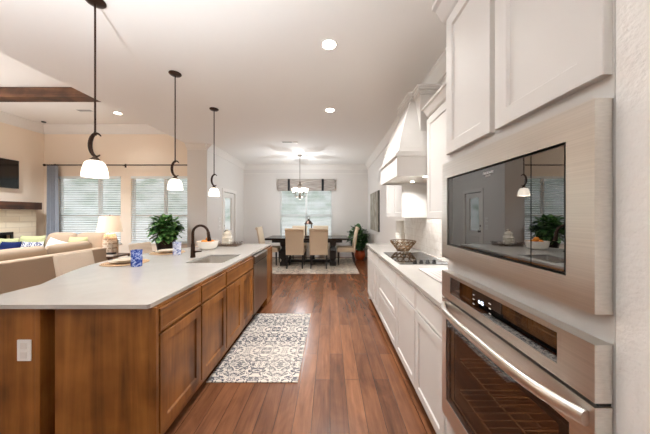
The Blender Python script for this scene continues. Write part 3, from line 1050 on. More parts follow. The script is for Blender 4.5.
# concave flared breast, drawn in towards the top
HYC = (HY0 + HY1) / 2
def breast_ring(k, off=0.0):
    g = k ** 1.35
    x = 0.668 + 0.177 * g - off
    w = 0.375 - 0.205 * g + off
    return x, w, 2.013 + k * 0.572
bm = BM()
rings = []
for i in range(13):
    x, w, z = breast_ring(i / 12)
    rings.append([(x, HYC - w, z), (1.0, HYC - w, z), (1.0, HYC + w, z), (x, HYC + w, z)])
loft(bm, rings)
obj('flared_breast', bm, 'cab', t, world=True)
bm = BM()
fr = 0.05
def strip(qs):
    # qs: (inner y, outer y) per ring on the sloping front, raised by 8 mm
    rg = []
    for i, (ya, yb) in qs:
        x, w, z = breast_ring(i / 12)
        rg.append([(x - 0.008, ya, z), (x - 0.008, yb, z), (x + 0.004, yb, z), (x + 0.004, ya, z)])
    loft(bm, rg)
for sg in (-1, 1):
    strip([(i, (HYC + sg * (breast_ring(i / 12)[1] - fr), HYC + sg * breast_ring(i / 12)[1])) for i in range(13)])
strip([(i, (HYC - breast_ring(i / 12)[1] + fr, HYC + breast_ring(i / 12)[1] - fr)) for i in (0, 1, 2)])
obj('breast_frame', bm, 'cab', t, world=True)
bm = BM(); box(bm, 0.885, XR - 0.003, HY0 + 0.065, HY1 - 0.065, 2.013, 2.585)
obj('chimney_box', bm, 'cab', t, world=True)
bm = BM()
for (p, z0, z1) in ((0.006, 2.586, 2.602), (0.018, 2.602, 2.625), (0.030, 2.625, 2.648), (0.040, 2.648, 2.668)):
    box(bm, 0.885 - p, XR - 0.003, HY0 + 0.065 - p, HY1 - 0.065 + p, z0, z1)
    box(bm, 0.845 - p, 0.90, HYC - 0.17 - p, HYC + 0.17 + p, z0, z1 - 0.0005)
obj('crown_moulding', bm, 'cab', t, world=True)
bm = BM(); box(bm, 0.667, XR - 0.014, HY0 + 0.027, HY1 - 0.027, 1.800, 1.812); obj('liner', bm, 'steel', t, world=True)
for k, yy in enumerate((2.53, 2.93)):
    bm = BM(); lathe(bm, [(0.0, -0.004), (0.018, -0.004), (0.022, -0.001), (0.022, -0.0002)], (0.98, yy, 1.80), 20); obj('hood_lamp', bm, 'bulb', t, world=True)
    add_light('lamp', 'SPOT', (0.98 - 0.95, yy - 2.73, 1.79 - 1.775), 9.0, WARM, 0.03, parent=t, spot=math.radians(140))

# ------------------------------------------------------------------ oven tower
TX = 0.645
TY0, TY1 = 0.5575, 1.346
t = thing('oven_cabinet', 'tall white cabinet tower housing the microwave and wall oven', 'cabinet', (0.95, 0.95, 0))
bm = BM()
box(bm, TX + 0.02, XR - 0.002, TY1 - 0.018, TY1, 0.10, 2.47)
box(bm, TX + 0.02, XR - 0.002, TY0, TY0 + 0.018, 0.10, 2.47)
box(bm, XR - 0.02, XR - 0.002, TY0 + 0.018, TY1 - 0.018, 0.10, 2.47)
for z in (0.10, 0.335, 1.132, 1.702, 2.45):
    box(bm, TX + 0.02, XR - 0.02, TY0 + 0.018, TY1 - 0.018, z, z + 0.018)
obj('cabinet_box', bm, 'cab', t, world=True)
bm = BM()
box(bm, TX, TX + 0.02, TY0, TY0 + 0.03, 0.10, 2.47); box(bm, TX, TX + 0.02, TY1 - 0.03, TY1, 0.10, 2.47)
for z0, z1 in ((0.10, 0.14), (0.315, 0.352), (1.105, 1.195), (1.66, 1.76), (2.44, 2.47)):
    box(bm, TX, TX + 0.02, TY0 + 0.03, TY1 - 0.03, z0, z1)
box(bm, TX, TX + 0.02, 0.925, 0.968, 1.76, 2.44)
obj('face_frame', bm, 'cab', t, world=True)
for y0, y1 in ((0.561, 0.932), (0.961, 1.321)):
    bm = BM(); shaker(bm, (TX - 0.0005, y1, 1.73), (0, -1, 0), (-1, 0, 0), y1 - y0, 0.718, 0.0215, 0.060, 0.010); obj('cabinet_door', bm, 'cab', t, world=True)
bm = BM(); shaker(bm, (TX - 0.0005, 1.321, 0.12), (0, -1, 0), (-1, 0, 0), 0.76, 0.205, 0.02, 0.055, 0.009); obj('drawer_front', bm, 'cab', t, world=True)
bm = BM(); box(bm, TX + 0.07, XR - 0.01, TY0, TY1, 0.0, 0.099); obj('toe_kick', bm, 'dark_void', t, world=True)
bm = BM()
prism(bm, [(XR - 0.002, 2.471), (TX - 0.004, 2.471), (TX - 0.018, 2.482), (TX - 0.055, 2.54), (TX - 0.075, 2.548), (TX - 0.075, 2.572), (XR - 0.002, 2.572)], 'y', TY0, TY1 + 0.03)
obj('crown_moulding', bm, 'cab', t, world=True)

AX = 0.6016                                    # appliance fronts
AY0, AY1 = 0.559, 1.321
# microwave
t = thing('microwave', 'built-in stainless microwave with dark mirrored door above the wall oven', 'microwave', (0.8, 0.94, 1.182))
bm = BM()
gy0, gy1, gz0, gz1 = 0.6277, 1.263, 1.254, 1.596
zb, zt_ = 1.182, 1.675
for q in ((AY0, gy0, zb, zt_), (gy1, AY1, zb, zt_), (gy0, gy1, zb, gz0), (gy0, gy1, gz1, zt_)):
    box(bm, AX, TX - 0.0015, q[0], q[1], q[2], q[3])
bmesh.ops.remove_doubles(bm, verts=bm.verts, dist=1e-5)
obj('trim_kit', bm, 'steel', t, world=True)
bm = BM(); box(bm, AX + 0.012, 1.05, gy0 + 0.003, gy1 - 0.003, gz0 + 0.003, gz1 - 0.003); obj('casing', bm, 'black', t, world=True)
bm = BM(); box(bm, AX + 0.0035, AX + 0.0115, 0.7425, gy1 - 0.008, gz0 + 0.008, gz1 - 0.008); dr = obj('microwave_door', bm, 'mirror_black', t, world=True)
bm = BM(); box(bm, AX + 0.0035, AX + 0.0115, gy0 + 0.008, 0.7385, gz0 + 0.008, gz1 - 0.008); obj('control_panel', bm, 'mirror_black', t, world=True)
def text(name, s, size, loc, parent, mat, rot):
    c = bpy.data.curves.new(name, 'FONT')
    c.body = s; c.size = size; c.align_x = 'CENTER'; c.extrude = 0.0003
    c.materials.append(M[mat])
    tmp = bpy.data.objects.new(name, c)
    COL.objects.link(tmp)
    bpy.context.view_layer.update()
    me = bpy.data.meshes.new_from_object(tmp.evaluated_get(bpy.context.evaluated_depsgraph_get()))
    bpy.data.objects.remove(tmp)
    o = bpy.data.objects.new(name, me)
    COL.objects.link(o)
    o.parent = parent
    off = Vector(parent.location)
    if parent.parent: off += parent.parent.location
    o.location = Vector(loc) - off
    o.rotation_euler = rot
    return o
ROT = (PI / 2, 0, -PI / 2)
text('brand_lettering', 'FRIGIDAIRE', 0.0125, (AX + 0.0028, 0.941, 1.566), dr, 'print', ROT)
text('series_lettering', 'GALLERY', 0.0075, (AX + 0.0028, 0.941, 1.556), dr, 'print', ROT)

# wall oven
t = thing('wall_oven', 'built-in stainless wall oven with bowed bar handle below the microwave', 'oven', (0.8, 0.94, 0.355))
bm = BM()                                      # cavity box
k = 0.012
cx0, cx1, cy0, cy1, cz0, cz1 = TX + 0.005, 1.16, 0.60, 1.29, 0.37, 0.96
box(bm, cx0, cx1, cy0, cy0 + k, cz0, cz1); box(bm, cx0, cx1, cy1 - k, cy1, cz0, cz1)
box(bm, cx0, cx1, cy0 + k, cy1 - k, cz0, cz0 + k); box(bm, cx0, cx1, cy0 + k, cy1 - k, cz1 - k, cz1)
box(bm, cx1 - k, cx1, cy0 + k, cy1 - k, cz0 + k, cz1 - k)
M['enamel'] = plain('oven_enamel', srgb(96, 66, 46), 0.3, vary=0.1, vscale=20)
M['chrome'] = plain('chrome_wire', srgb(225, 215, 200), 0.2, 1.0)
obj('oven_cavity', bm, 'enamel', t, world=True)
for zz in (0.50, 0.66, 0.80):
    bm = BM()
    xa, xb, ya, yb = 0.67, 1.13, 0.614, 1.276
    for (p, q) in (((xa, ya, zz), (xa, yb, zz)), ((xb, ya, zz), (xb, yb, zz)), ((xa, ya, zz), (xb, ya, zz)), ((xa, yb, zz), (xb, yb, zz)), ((0.9, ya, zz), (0.9, yb, zz))):
        tube(bm, [p, q], 0.0035, 6)
    n = 17
    for i in range(1, n):
        y = ya + (yb - ya) * i / n
        tube(bm, [(xa, y, zz + 0.004), (xb, y, zz + 0.004)], 0.0022, 6)
    obj('oven_rack', bm, 'chrome', t, True, world=True)
# control panel
bm = BM()
ZP0, ZP1 = 0.980, 1.113
py0, py1, pz0, pz1 = 0.652, 1.237, 1.013, 1.097
for q in ((AY0, py0, ZP0, ZP1), (py1, AY1, ZP0, ZP1), (py0, py1, ZP0, pz0), (py0, py1, pz1, ZP1)):
    box(bm, AX, TX - 0.0015, q[0], q[1], q[2], q[3])
bmesh.ops.remove_doubles(bm, verts=bm.verts, dist=1e-5)
cp = obj('control_panel', bm, 'steel', t, world=True)
bm = BM(); box(bm, AX + 0.003, AX + 0.02, py0, py1, pz0, pz1); obj('control_glass', bm, 'mirror_black', cp, world=True)
text('clock_digits', '6:45', 0.020, (AX + 0.002, 0.985, 1.050), cp, 'digit', ROT)
for y in (1.035, 0.930):
    for z in (1.034, 1.054, 1.072):
        bm = BM(); box(bm, AX + 0.0022, AX + 0.0029, y - 0.006, y + 0.006, z - 0.002, z + 0.002)
        obj('touch_key', bm, 'print', cp, world=True)
bm = BM(); box(bm, AX + 0.012, TX - 0.0015, AY0 + 0.004, AY1 - 0.004, 0.9705, 0.9795); obj('vent_gap', bm, 'black', t, world=True)
# door
ZD0, ZD1 = 0.36, 0.970
wy0, wy1, wz0, wz1 = 0.619, 1.276, 0.45, 0.887
bm = BM()
for q in ((AY0, wy0, ZD0, ZD1), (wy1, AY1, ZD0, ZD1), (wy0, wy1, ZD0, wz0), (wy0, wy1, wz1, ZD1)):
    box(bm, AX, TX - 0.0015, q[0], q[1], q[2], q[3])
bmesh.ops.remove_doubles(bm, verts=bm.verts, dist=1e-5)
od = obj('oven_door', bm, 'steel', t, world=True)
bm = BM()
b = 0.032
for q in ((wy0, wy0 + b, wz0, wz1), (wy1 - b, wy1, wz0, wz1), (wy0 + b, wy1 - b, wz0, wz0 + b), (wy0 + b, wy1 - b, wz1 - b, wz1)):
    box(bm, AX + 0.003, AX + 0.012, q[0], q[1], q[2], q[3])
obj('window_border', bm, 'black_gloss', od, world=True)
bm = BM(); box(bm, AX + 0.004, AX + 0.010, wy0 + b, wy1 - b, wz0 + b, wz1 - b); obj('window_glass', bm, 'oven_glass', od, world=True)
bm = BM()
pts = []
rad = []
for i in range(25):
    s = i / 24
    y = 0.572 + s * (1.292 - 0.572)
    bow = 1 - (2 * s - 1) ** 4
    pts.append((AX - 0.006 - 0.048 * bow, y, 0.936))
    rad.append(0.0125)
rings = []
for (x, y, z) in pts:
    rings.append([(x + 0.012 * math.cos(2 * PI * k / 14), y, z + 0.019 * math.sin(2 * PI * k / 14)) for k in range(14)])
loft(bm, rings)
obj('oven_handle', bm, 'steel', od, True, world=True)

add_light('lamp', 'POINT', (0.30, 0.1, 0.52), 1.3, (1.0, 0.75, 0.5), 0.03, parent=t)

# ------------------------------------------------------------------ cooktop
t = thing('cooktop', 'black glass cooktop with a row of knobs set on the white counter', 'cooktop', (0.94, 2.81, CT))
bm = BM(); box(bm, 0.69, 1.19, 2.43, 3.19, CT + 0.0005, CT + 0.008, 0.002); obj('glass_top', bm, 'mirror_black', t, world=True)
bm = BM()
for (x, y, r) in ((0.82, 2.98, 0.09), (1.05, 2.98, 0.075), (0.82, 2.70, 0.075), (1.05, 2.70, 0.10)):
    torus(bm, (x, y, CT + 0.0081), r, 0.0006, seg=40, rs=4)
obj('burner_marks', bm, 'steel_dark', t, world=True)
for x in (0.86, 0.925, 0.99, 1.055):
    bm = BM()
    lathe(bm, [(0.022, 0), (0.022, 0.006), (0.017, 0.01), (0.016, 0.026), (0.0, 0.027)], (x, 2.495, CT + 0.0083), 20)
    box(bm, x - 0.003, x + 0.003, 2.478, 2.512, CT + 0.034, CT + 0.039)
    obj('control_knob', bm, 'knob', t, True, world=True)

# lattice bowl beyond the cooktop
t = thing('lattice_bowl', 'open bronze lattice bowl of linked rings standing behind the cooktop', 'bowl', (1.0, 3.37, CT))
bm = BM()
rows = [(0.090, 0.031, 0.0250), (0.118, 0.066, 0.0300), (0.150, 0.106, 0.0340)]
for ri, (R, z, r) in enumerate(rows):
    n = 12
    for i in range(n):
        a = 2 * PI * (i + 0.5 * (ri % 2)) / n
        torus(bm, (R * math.cos(a), R * math.sin(a), z), r, 0.0052, Vector((math.cos(a), math.sin(a), -0.68)), 18, 6)
obj('ring_lattice', bm, 'gold', t, True)
bm = BM(); torus(bm, (0, 0, 0.135), 0.172, 0.0045, seg=48); obj('rim', bm, 'gold', t, True)
bm = BM(); lathe(bm, [(0.0, 0.0005), (0.082, 0.0005), (0.084, 0.006), (0.0, 0.006)], seg=40); obj('foot', bm, 'gold', t, True)

# canister at the end of the counter
def canister(z, h, r, label):
    t = thing('canister', label, 'canister', (1.10, 3.86, z), group='white canisters')
    bm = BM(); lathe(bm, [(r * 0.94, 0.0005), (r, 0.01), (r, h - 0.02), (r * 0.97, h - 0.004)], seg=36); obj('jar_body', bm, 'ceramic', t, True)
    bm = BM(); lathe(bm, [(r * 0.98, h - 0.003), (r * 1.02, h), (r * 1.02, h + 0.014), (r * 0.9, h + 0.02), (0.0, h + 0.022)], seg=36); obj('lid', bm, 'ceramic', t, True)
canister(CT, 0.19, 0.075, 'white ceramic canister on the counter end, lower of the stacked pair')
canister(CT + 0.2135, 0.165, 0.066, 'white ceramic canister stacked on top of another one')

# tea towel
bm = BM()
n = 16
for lay, zz in enumerate((0.001, 0.007)):
    g = []
    for i in range(n + 1):
        row = []
        for j in range(n + 1):
            x = 0.80 + 0.30 * i / n - lay * 0.004
            y = 1.78 + (0.46 - lay * 0.02) * j / n
            row.append((x, y, CT + zz + 0.0025 + 0.002 * math.sin(6 * x * 3 + lay) * math.sin(y * 9)))
        g.append(row)
    A = [[bm.verts.new(p) for p in r] for r in g]
    B = [[bm.verts.new((p[0], p[1], p[2] - 0.002)) for p in r] for r in g]
    for i in range(n):
        for j in range(n):
            bm.faces.new((A[i][j], A[i + 1][j], A[i + 1][j + 1], A[i][j + 1]))
            bm.faces.new((B[i][j], B[i][j + 1], B[i + 1][j + 1], B[i + 1][j]))
    for i in range(n):
        bm.faces.new((A[i][0], B[i][0], B[i + 1][0], A[i + 1][0]))
        bm.faces.new((A[i][n], A[i + 1][n], B[i + 1][n], B[i][n]))
        bm.faces.new((A[0][i], A[0][i + 1], B[0][i + 1], B[0][i]))
        bm.faces.new((A[n][i], B[n][i], B[n][i + 1], A[n][i + 1]))
whole('tea_towel', bm, 'towel', 'folded white tea towel with faint pink stripes beside the oven tower', 'towel', (0.95, 2.0, CT), world=True)

# ------------------------------------------------------------------ things on the island
def place_setting(x, y, which, glass_xy, gmat, glabel):
    bm = BM(); lathe(bm, [(0.0, 0.0005), (0.195, 0.0005), (0.20, 0.003), (0.195, 0.006), (0.0, 0.006)], seg=48)
    whole('placemat', bm, 'woven', 'round woven placemat on the island, ' + which, 'placemat', (x, y, CT), group='woven placemats')
    bm = BM(); lathe(bm, [(0.0, 0.0), (0.085, 0.0), (0.09, 0.004), (0.135, 0.016), (0.137, 0.019), (0.088, 0.009), (0.0, 0.007)], seg=48)
    whole('dinner_plate', bm, 'plate', 'cream dinner plate on the woven mat, ' + which, 'plate', (x, y, CT + 0.0065), group='dinner plates')
    bm = BM(); lathe(bm, [(0.0, 0.0), (0.055, 0.0), (0.057, 0.004), (0.10, 0.020), (0.102, 0.023), (0.055, 0.011), (0.0, 0.009)], seg=48)
    whole('salad_plate', bm, 'plate', 'small cream plate stacked on the dinner plate, ' + which, 'plate', (x, y, CT + 0.0150), group='salad plates')
    bm = BM(); lathe(bm, [(0.0, 0.0), (0.040, 0.0), (0.044, 0.006), (0.046, 0.06), (0.044, 0.11), (0.0475, 0.155), (0.045, 0.156), (0.0415, 0.11), (0.043, 0.06), (0.040, 0.012), (0.0, 0.010)], seg=36)
    whole('tumbler', bm, gmat, glabel, 'glass', (glass_xy[0], glass_xy[1], CT + 0.0005), group='tumblers')
place_setting(-2.10, 2.53, 'by the near bar stool', (-1.855, 2.36), 'blue_glass', 'deep blue marbled tumbler on the island, nearer of two')
place_setting(-2.11, 3.20, 'by the far bar stool', (-1.885, 3.03), 'pale_glass', 'pale blue and white tumbler on the island, farther of two')

# bowl of oranges
bx, by = -1.75, 3.52
bm = BM(); lathe(bm, [(0.0, 0.0), (0.085, 0.0), (0.09, 0.006), (0.118, 0.02), (0.134, 0.06), (0.142, 0.118), (0.137, 0.118), (0.128, 0.062), (0.11, 0.028), (0.08, 0.014), (0.0, 0.012)], seg=48)
whole('fruit_bowl', bm, 'ceramic', 'white ceramic bowl holding oranges behind the island sink', 'bowl', (bx, by, CT + 0.0005))
spots = [(0.062, 0.0, 0.098), (-0.062, 0.01, 0.098), (0.0, -0.068, 0.098), (0.0, 0.074, 0.098), (0.01, 0.0, 0.142)]
whr = ['at right in the white bowl', 'at left in the white bowl', 'at front in the white bowl', 'at back in the white bowl', 'on top of the pile in the white bowl']
for (dx, dy, dz), wh in zip(spots, whr):
    o = thing('orange', 'ripe orange ' + wh, 'orange', (bx + dx, by + dy, CT + dz - 0.037), group='oranges in the bowl')
    bm = BM(); sphere(bm, (0, 0, 0.037), 0.037, 20, 12, (1, 1, 0.95)); obj('fruit', bm, 'orange_fruit', o, True)
    bm = BM(); lathe(bm, [(0.0, 0.073), (0.004, 0.0725), (0.004, 0.0705), (0.0, 0.07)], seg=8); obj('stem', bm, 'stem', o)

# wire tray and glass jar
tx, ty = -1.62, 3.93
t = thing('wire_tray', 'dark wire tray at the far end of the island holding a glass jar', 'tray', (tx, ty, CT))
bm = BM(); box(bm, -0.175, 0.175, -0.115, 0.115, 0.004, 0.010, 0.002); obj('tray_base', bm, 'bronze_soft', t)
bm = BM()
for zz, k in ((0.014, 0.0), (0.035, 0.006), (0.056, 0.014)):
    c = [(-0.17 - k, -0.11 - k, zz), (0.17 + k, -0.11 - k, zz), (0.17 + k, 0.11 + k, zz), (-0.17 - k, 0.11 + k, zz)]
    for i in range(4): tube(bm, [c[i], c[(i + 1) % 4]], 0.0028, 6)
for i in range(15):
    x = -0.17 + 0.34 * i / 14
    for s in (-1, 1): tube(bm, [(x, s * 0.11, 0.012), (x * 1.08, s * 0.124, 0.056)], 0.002, 6)
for i in range(1, 9):
    y = -0.11 + 0.22 * i / 9
    for s in (-1, 1): tube(bm, [(s * 0.17, y, 0.012), (s * 0.184, y * 1.1, 0.056)], 0.002, 6)
obj('wire_sides', bm, 'bronze_soft', t)
bm = BM()
for sx in (-0.15, 0.15):
    for sy in (-0.09, 0.09):
        lathe(bm, [(0.008, 0.0005), (0.009, 0.004)], (sx, sy, 0), 10)
obj('feet', bm, 'bronze_soft', t)
t = thing('glass_jar', 'ridged clear glass jar with domed lid standing in the wire tray', 'jar', (tx - 0.02, ty, CT + 0.0105))
M['jar_glass'] = plain('frosted_ridged_glass', srgb(214, 206, 190), 0.25, vary=0.08, vscale=30)
bm = BM()
pr = [(0.0, 0.0), (0.065, 0.0)]
for i in range(13):
    z = 0.008 + i * 0.012
    pr.append((0.076 + 0.004 * (1 if i % 2 else -1) - (0.012 if i > 10 else 0), z))
pr += [(0.060, 0.165), (0.0, 0.165)]
lathe(bm, pr, seg=32)
obj('jar_body', bm, 'jar_glass', t, True)
bm = BM(); lathe(bm, [(0.0, 0.166), (0.066, 0.166), (0.066, 0.175), (0.05, 0.20), (0.022, 0.218), (0.012, 0.222), (0.012, 0.228), (0.02, 0.238), (0.016, 0.25), (0.0, 0.254)], seg=32)
obj('lid', bm, 'jar_glass', t, True)

# ------------------------------------------------------------------ pendants
def pendant(y, label):
    x = -1.80
    t = thing('pendant_light', label, 'pendant light', (x, y, ZC), group='pendants over the island')
    bm = BM(); lathe(bm, [(0.066, -0.001), (0.066, -0.008), (0.055, -0.02), (0.02, -0.028), (0.0, -0.028)], seg=32); obj('canopy', bm, 'bronze', t, True)
    bm = BM(); tube(bm, [(0, 0, -0.027), (0, 0, -1.035)], 0.0065, 10); obj('rod', bm, 'bronze', t, True)
    # forged crescent between rod and shade
    bm = BM()
    pts, rad = [], []
    for i in range(21):
        a = math.radians(50 + 250 * i / 20)
        pts.append((0.012 + 0.050 * math.cos(a), 0, -1.107 + 0.088 * math.sin(a)))
        k = i / 20
        rad.append(0.0045 + 0.010 * math.sin(PI * k))
    tube(bm, pts, rad, 10)
    tube(bm, [(0.0, 0, -1.01), (0.0, 0, -1.035)], 0.009, 10)
    tube(bm, [(0.0, 0, -1.185), (0.0, 0, -1.212)], 0.008, 10)
    obj('crescent_arm', bm, 'bronze', t, True)
    bm = BM(); lathe(bm, [(0.0, -1.192), (0.010, -1.194), (0.018, -1.205), (0.032, -1.220), (0.038, -1.232), (0.0, -1.232)], seg=24); obj('shade_cap', bm, 'bronze_soft', t, True)
    bm = BM()
    po = [(0.034, -1.228), (0.048, -1.234), (0.060, -1.250), (0.069, -1.275), (0.076, -1.31), (0.080, -1.352)]
    lathe(bm, po + [(r - 0.005, z) for r, z in reversed(po)], seg=36, cap0=False, cap1=False)
    obj('glass_shade', bm, 'pendant_glass', t, True)
    add_light('lamp', 'POINT', (0, 0, -1.32), PEND_W, WARM, 0.03, parent=t)
pendant(1.885, 'bronze pendant light with white glass shade over the island, nearest of three')
pendant(2.86, 'bronze pendant light with white glass shade over the island, middle of three')
pendant(3.82, 'bronze pendant light with white glass shade over the island, farthest of three')

# ------------------------------------------------------------------ kitchen runner
bm = BM(); box(bm, -0.385, 0.385, -0.71, 0.71, 0.001, 0.009, 0.003)
whole('runner_rug', bm, 'runner', 'grey and cream damask patterned runner on the wood floor before the sink', 'rug', (-0.655, 2.77, 0), smooth=False)

# ------------------------------------------------------------------ bar stools
def stool(loc, label):
    t = thing('bar_stool', label, 'bar stool', loc, group='cream bar stools at the island')
    bm = BM(); soft_box(bm, -0.20, 0.21, -0.205, 0.205, 0.58, 0.67, 0.025); obj('seat', bm, 'linen_light', t, True)
    bm = BM()
    n = 8
    rings = []
    for i in range(n + 1):
        z = 0.60 + 0.375 * i / n
        x = -0.205 - 0.06 * (i / n) ** 1.3
        th = 0.055 - 0.012 * i / n
        w = 0.205
        rr = 0.018
        prof = [(x - th / 2 + rr, -w), (x + th / 2 - rr, -w), (x + th / 2, -w + rr), (x + th / 2, w - rr), (x + th / 2 - rr, w), (x - th / 2 + rr, w), (x - th / 2, w - rr), (x - th / 2, -w + rr)]
        rings.append([(p[0], p[1], z) for p in prof])
    rings.append([(sum(q[0] for q in rings[-1]) / 8 + (p[0] - sum(q[0] for q in rings[-1]) / 8) * 0.6, p[1] * 0.97, p[2] + 0.012) for p in rings[-1]])
    loft(bm, rings)
    obj('backrest', bm, 'linen_light', t, True)
    for sx in (-0.175, 0.185):
        for sy in (-0.18, 0.18):
            bm = BM()
            k = 0.018
            loft(bm, [[(sx * 1.06 + a * k * 0.75, sy * 1.06 + b * k * 0.75, 0.0) for a, b in ((-1, -1), (1, -1), (1, 1), (-1, 1))],
                      [(sx + a * k, sy + b * k, 0.585) for a, b in ((-1, -1), (1, -1), (1, 1), (-1, 1))]])
            obj('leg', bm, 'black_wood', t)
    bm = BM()
    box(bm, -0.16, 0.17, -0.19, -0.17, 0.20, 0.225); box(bm, -0.16, 0.17, 0.17, 0.19, 0.20, 0.225)
    box(bm, 0.175, 0.195, -0.165, 0.165, 0.26, 0.285)
    obj('stretchers', bm, 'black_wood', t)
    return t
st = stool((-2.545, 2.70, 0), 'cream upholstered bar stool at the island, nearer one before the sofa back')
dup(st, (-2.545, 3.64, 0), 0, 'cream upholstered bar stool at the island, farther one beside the lamp')

# ------------------------------------------------------------------ sofas
def sofa_near():
    t = thing('sofa', 'long oatmeal sofa seen from behind, nearest to the island', 'sofa', (-4.6, 3.4, 0), group='oatmeal sofas')
    y0, y1 = 2.25, 4.58
    bm = BM(); soft_box(bm, -4.34, -4.15, y0, y1, 0.06, 0.797, 0.03); obj('back_frame', bm, 'linen', t, True, world=True)
    bm = BM(); soft_box(bm, -5.02, -4.345, y0 + 0.01, y1 - 0.01, 0.06, 0.30, 0.02); obj('seat_base', bm, 'linen', t, True, world=True)
    bm = BM(); soft_box(bm, -5.02, -4.345, y0, y0 + 0.17, 0.305, 0.62, 0.03); obj('arm', bm, 'linen', t, True, world=True)
    w = (y1 - y0 - 0.17 - 0.01) / 3
    for i in range(3):
        a = y0 + 0.175 + i * w
        bm = BM(); soft_box(bm, -5.04, -4.36, a, a + w - 0.006, 0.305, 0.47, 0.04); obj('seat_cushion', bm, 'linen', t, True, world=True)
        bm = BM(); pillow_mesh(bm, w - 0.01, 0.47, 0.27, 18, 0.0, 0.10)
        bmesh.ops.rotate(bm, verts=bm.verts, matrix=Matrix.Rotation(PI / 2, 3, 'Z') )
        bmesh.ops.rotate(bm, verts=bm.verts, matrix=Matrix.Rotation(math.radians(6), 3, 'Y'))
        bmesh.ops.translate(bm, verts=bm.verts, vec=(-4.50, a + w / 2, 0.468))
        obj('back_cushion', bm, 'linen', t, True, world=True)
    for (x, y) in ((-4.20, y0 + 0.06), (-4.20, y1 - 0.06), (-4.95, y0 + 0.06), (-4.95, y1 - 0.06)):
        bm = BM(); lathe(bm, [(0.02, 0), (0.028, 0.062)], (x, y, 0), 12); obj('leg', bm, 'black_wood', t, world=True)
sofa_near()
def sofa_far():
    t = thing('sofa', 'oatmeal sofa facing the kitchen below the blinds, loaded with pillows', 'sofa', (-5.8, 5.05, 0), group='oatmeal sofas')
    x0, x1 = -6.85, -4.73
    bm = BM(); soft_box(bm, x0, x1, 5.36, 5.52, 0.06, 0.86, 0.03); obj('back_frame', bm, 'linen', t, True, world=True)
    bm = BM(); soft_box(bm, x0 + 0.01, x1 - 0.01, 4.66, 5.355, 0.06, 0.30, 0.02); obj('seat_base', bm, 'linen', t, True, world=True)
    bm = BM(); soft_box(bm, x1 - 0.14, x1, 4.66, 5.355, 0.305, 0.70, 0.04); obj('arm', bm, 'linen', t, True, world=True)
    w = (x1 - x0 - 0.15) / 3
    for i in range(3):
        a = x0 + i * w
        bm = BM(); soft_box(bm, a + 0.003, a + w - 0.003, 4.64, 5.345, 0.305, 0.47, 0.04); obj('seat_cushion', bm, 'linen', t, True, world=True)
    for cx, cw in ((-5.70, 0.62), (-5.07, 0.66)):
        bm = BM(); pillow_mesh(bm, cw, 0.56, 0.22, 18, 0.0, 0.12)
        bmesh.ops.rotate(bm, verts=bm.verts, matrix=Matrix.Rotation(math.radians(-7), 3, 'X'))
        bmesh.ops.translate(bm, verts=bm.verts, vec=(cx, 5.20, 0.472))
        obj('back_cushion', bm, 'linen', t, True, world=True)
    for (x, y) in ((x0 + 0.06, 4.72), (x1 - 0.06, 4.72), (x0 + 0.06, 5.46), (x1 - 0.06, 5.46)):
        bm = BM(); lathe(bm, [(0.02, 0), (0.028, 0.062)], (x, y, 0), 12); obj('leg', bm, 'black_wood', t, world=True)
sofa_far()
def pillow(x, y, w, h, th, mat, label, rz=0, tilt=-10, roll=0):
    bm = BM(); pillow_mesh(bm, w, h, th, 14, 0.06)
    bmesh.ops.rotate(bm, verts=bm.verts, cent=(0, 0, h / 2), matrix=Matrix.Rotation(math.radians(roll), 3, 'Y'))
    bmesh.ops.rotate(bm, verts=bm.verts, matrix=Matrix.Rotation(math.radians(tilt), 3, 'X'))
    whole('throw_pillow', bm, mat, label, 'pillow', (x, y, 0.472), rz, group='pillows on the far sofa')
pillow(-6.62, 4.98, 0.46, 0.46, 0.15, 'green', 'sage green pillow at the left end of the far sofa, before the fireplace')
pillow(-6.29, 5.13, 0.54, 0.50, 0.13, 'green', 'sage green pillow standing behind the navy one')
pillow(-6.30, 4.80, 0.40, 0.41, 0.13, 'navy', 'plain navy pillow beside the patterned navy and white one')
pillow(-5.85, 4.78, 0.42, 0.41, 0.13, 'navy_print', 'navy and white patterned pillow in the middle of the far sofa')
pillow(-5.56, 4.92, 0.38, 0.44, 0.13, 'white_cloth', 'white pillow tilted between patterned and green pillows', roll=16)
pillow(-5.14, 4.95, 0.38, 0.49, 0.13, 'green', 'sage green pillow at the right of the white tilted pillow')

# ------------------------------------------------------------------ end table with lamp
t = thing('end_table', 'brown end table holding the lit lamp between the two sofas', 'table', (-4.40, 4.92, 0))
bm = BM(); box(bm, -0.24, 0.24, -0.25, 0.25, 0.575, 0.605, 0.005); obj('table_top', bm, 'side_wood', t)
for sx in (-0.21, 0.21):
    for sy in (-0.22, 0.22):
        bm = BM(); box(bm, sx - 0.02, sx + 0.02, sy - 0.02, sy + 0.02, 0, 0.574); obj('leg', bm, 'side_wood', t)
bm = BM(); box(bm, -0.225, 0.225, -0.235, 0.235, 0.18, 0.20); obj('shelf', bm, 'side_wood', t)
t = thing('table_lamp', 'lit table lamp with cream drum shade and white fretted base', 'lamp', (-4.42, 4.94, 0.6055))
bm = BM(); lathe(bm, [(0.0, 0.0), (0.09, 0.0), (0.09, 0.015), (0.10, 0.03), (0.11, 0.12), (0.115, 0.22), (0.11, 0.34), (0.09, 0.41), (0.03, 0.43), (0.0, 0.43)], seg=12); obj('lamp_base', bm, 'lamp_ceramic', t)
bm = BM(); tube(bm, [(0, 0, 0.43), (0, 0, 0.60)], 0.008, 8); obj('stem', bm, 'nickel', t, True)
bm = BM()
po = [(0.205, 0.455), (0.158, 0.775)]
lathe(bm, po + [(0.155, 0.775), (0.202, 0.455)], seg=40, cap0=False, cap1=False); obj('lamp_shade', bm, 'shade_cloth', t, True)
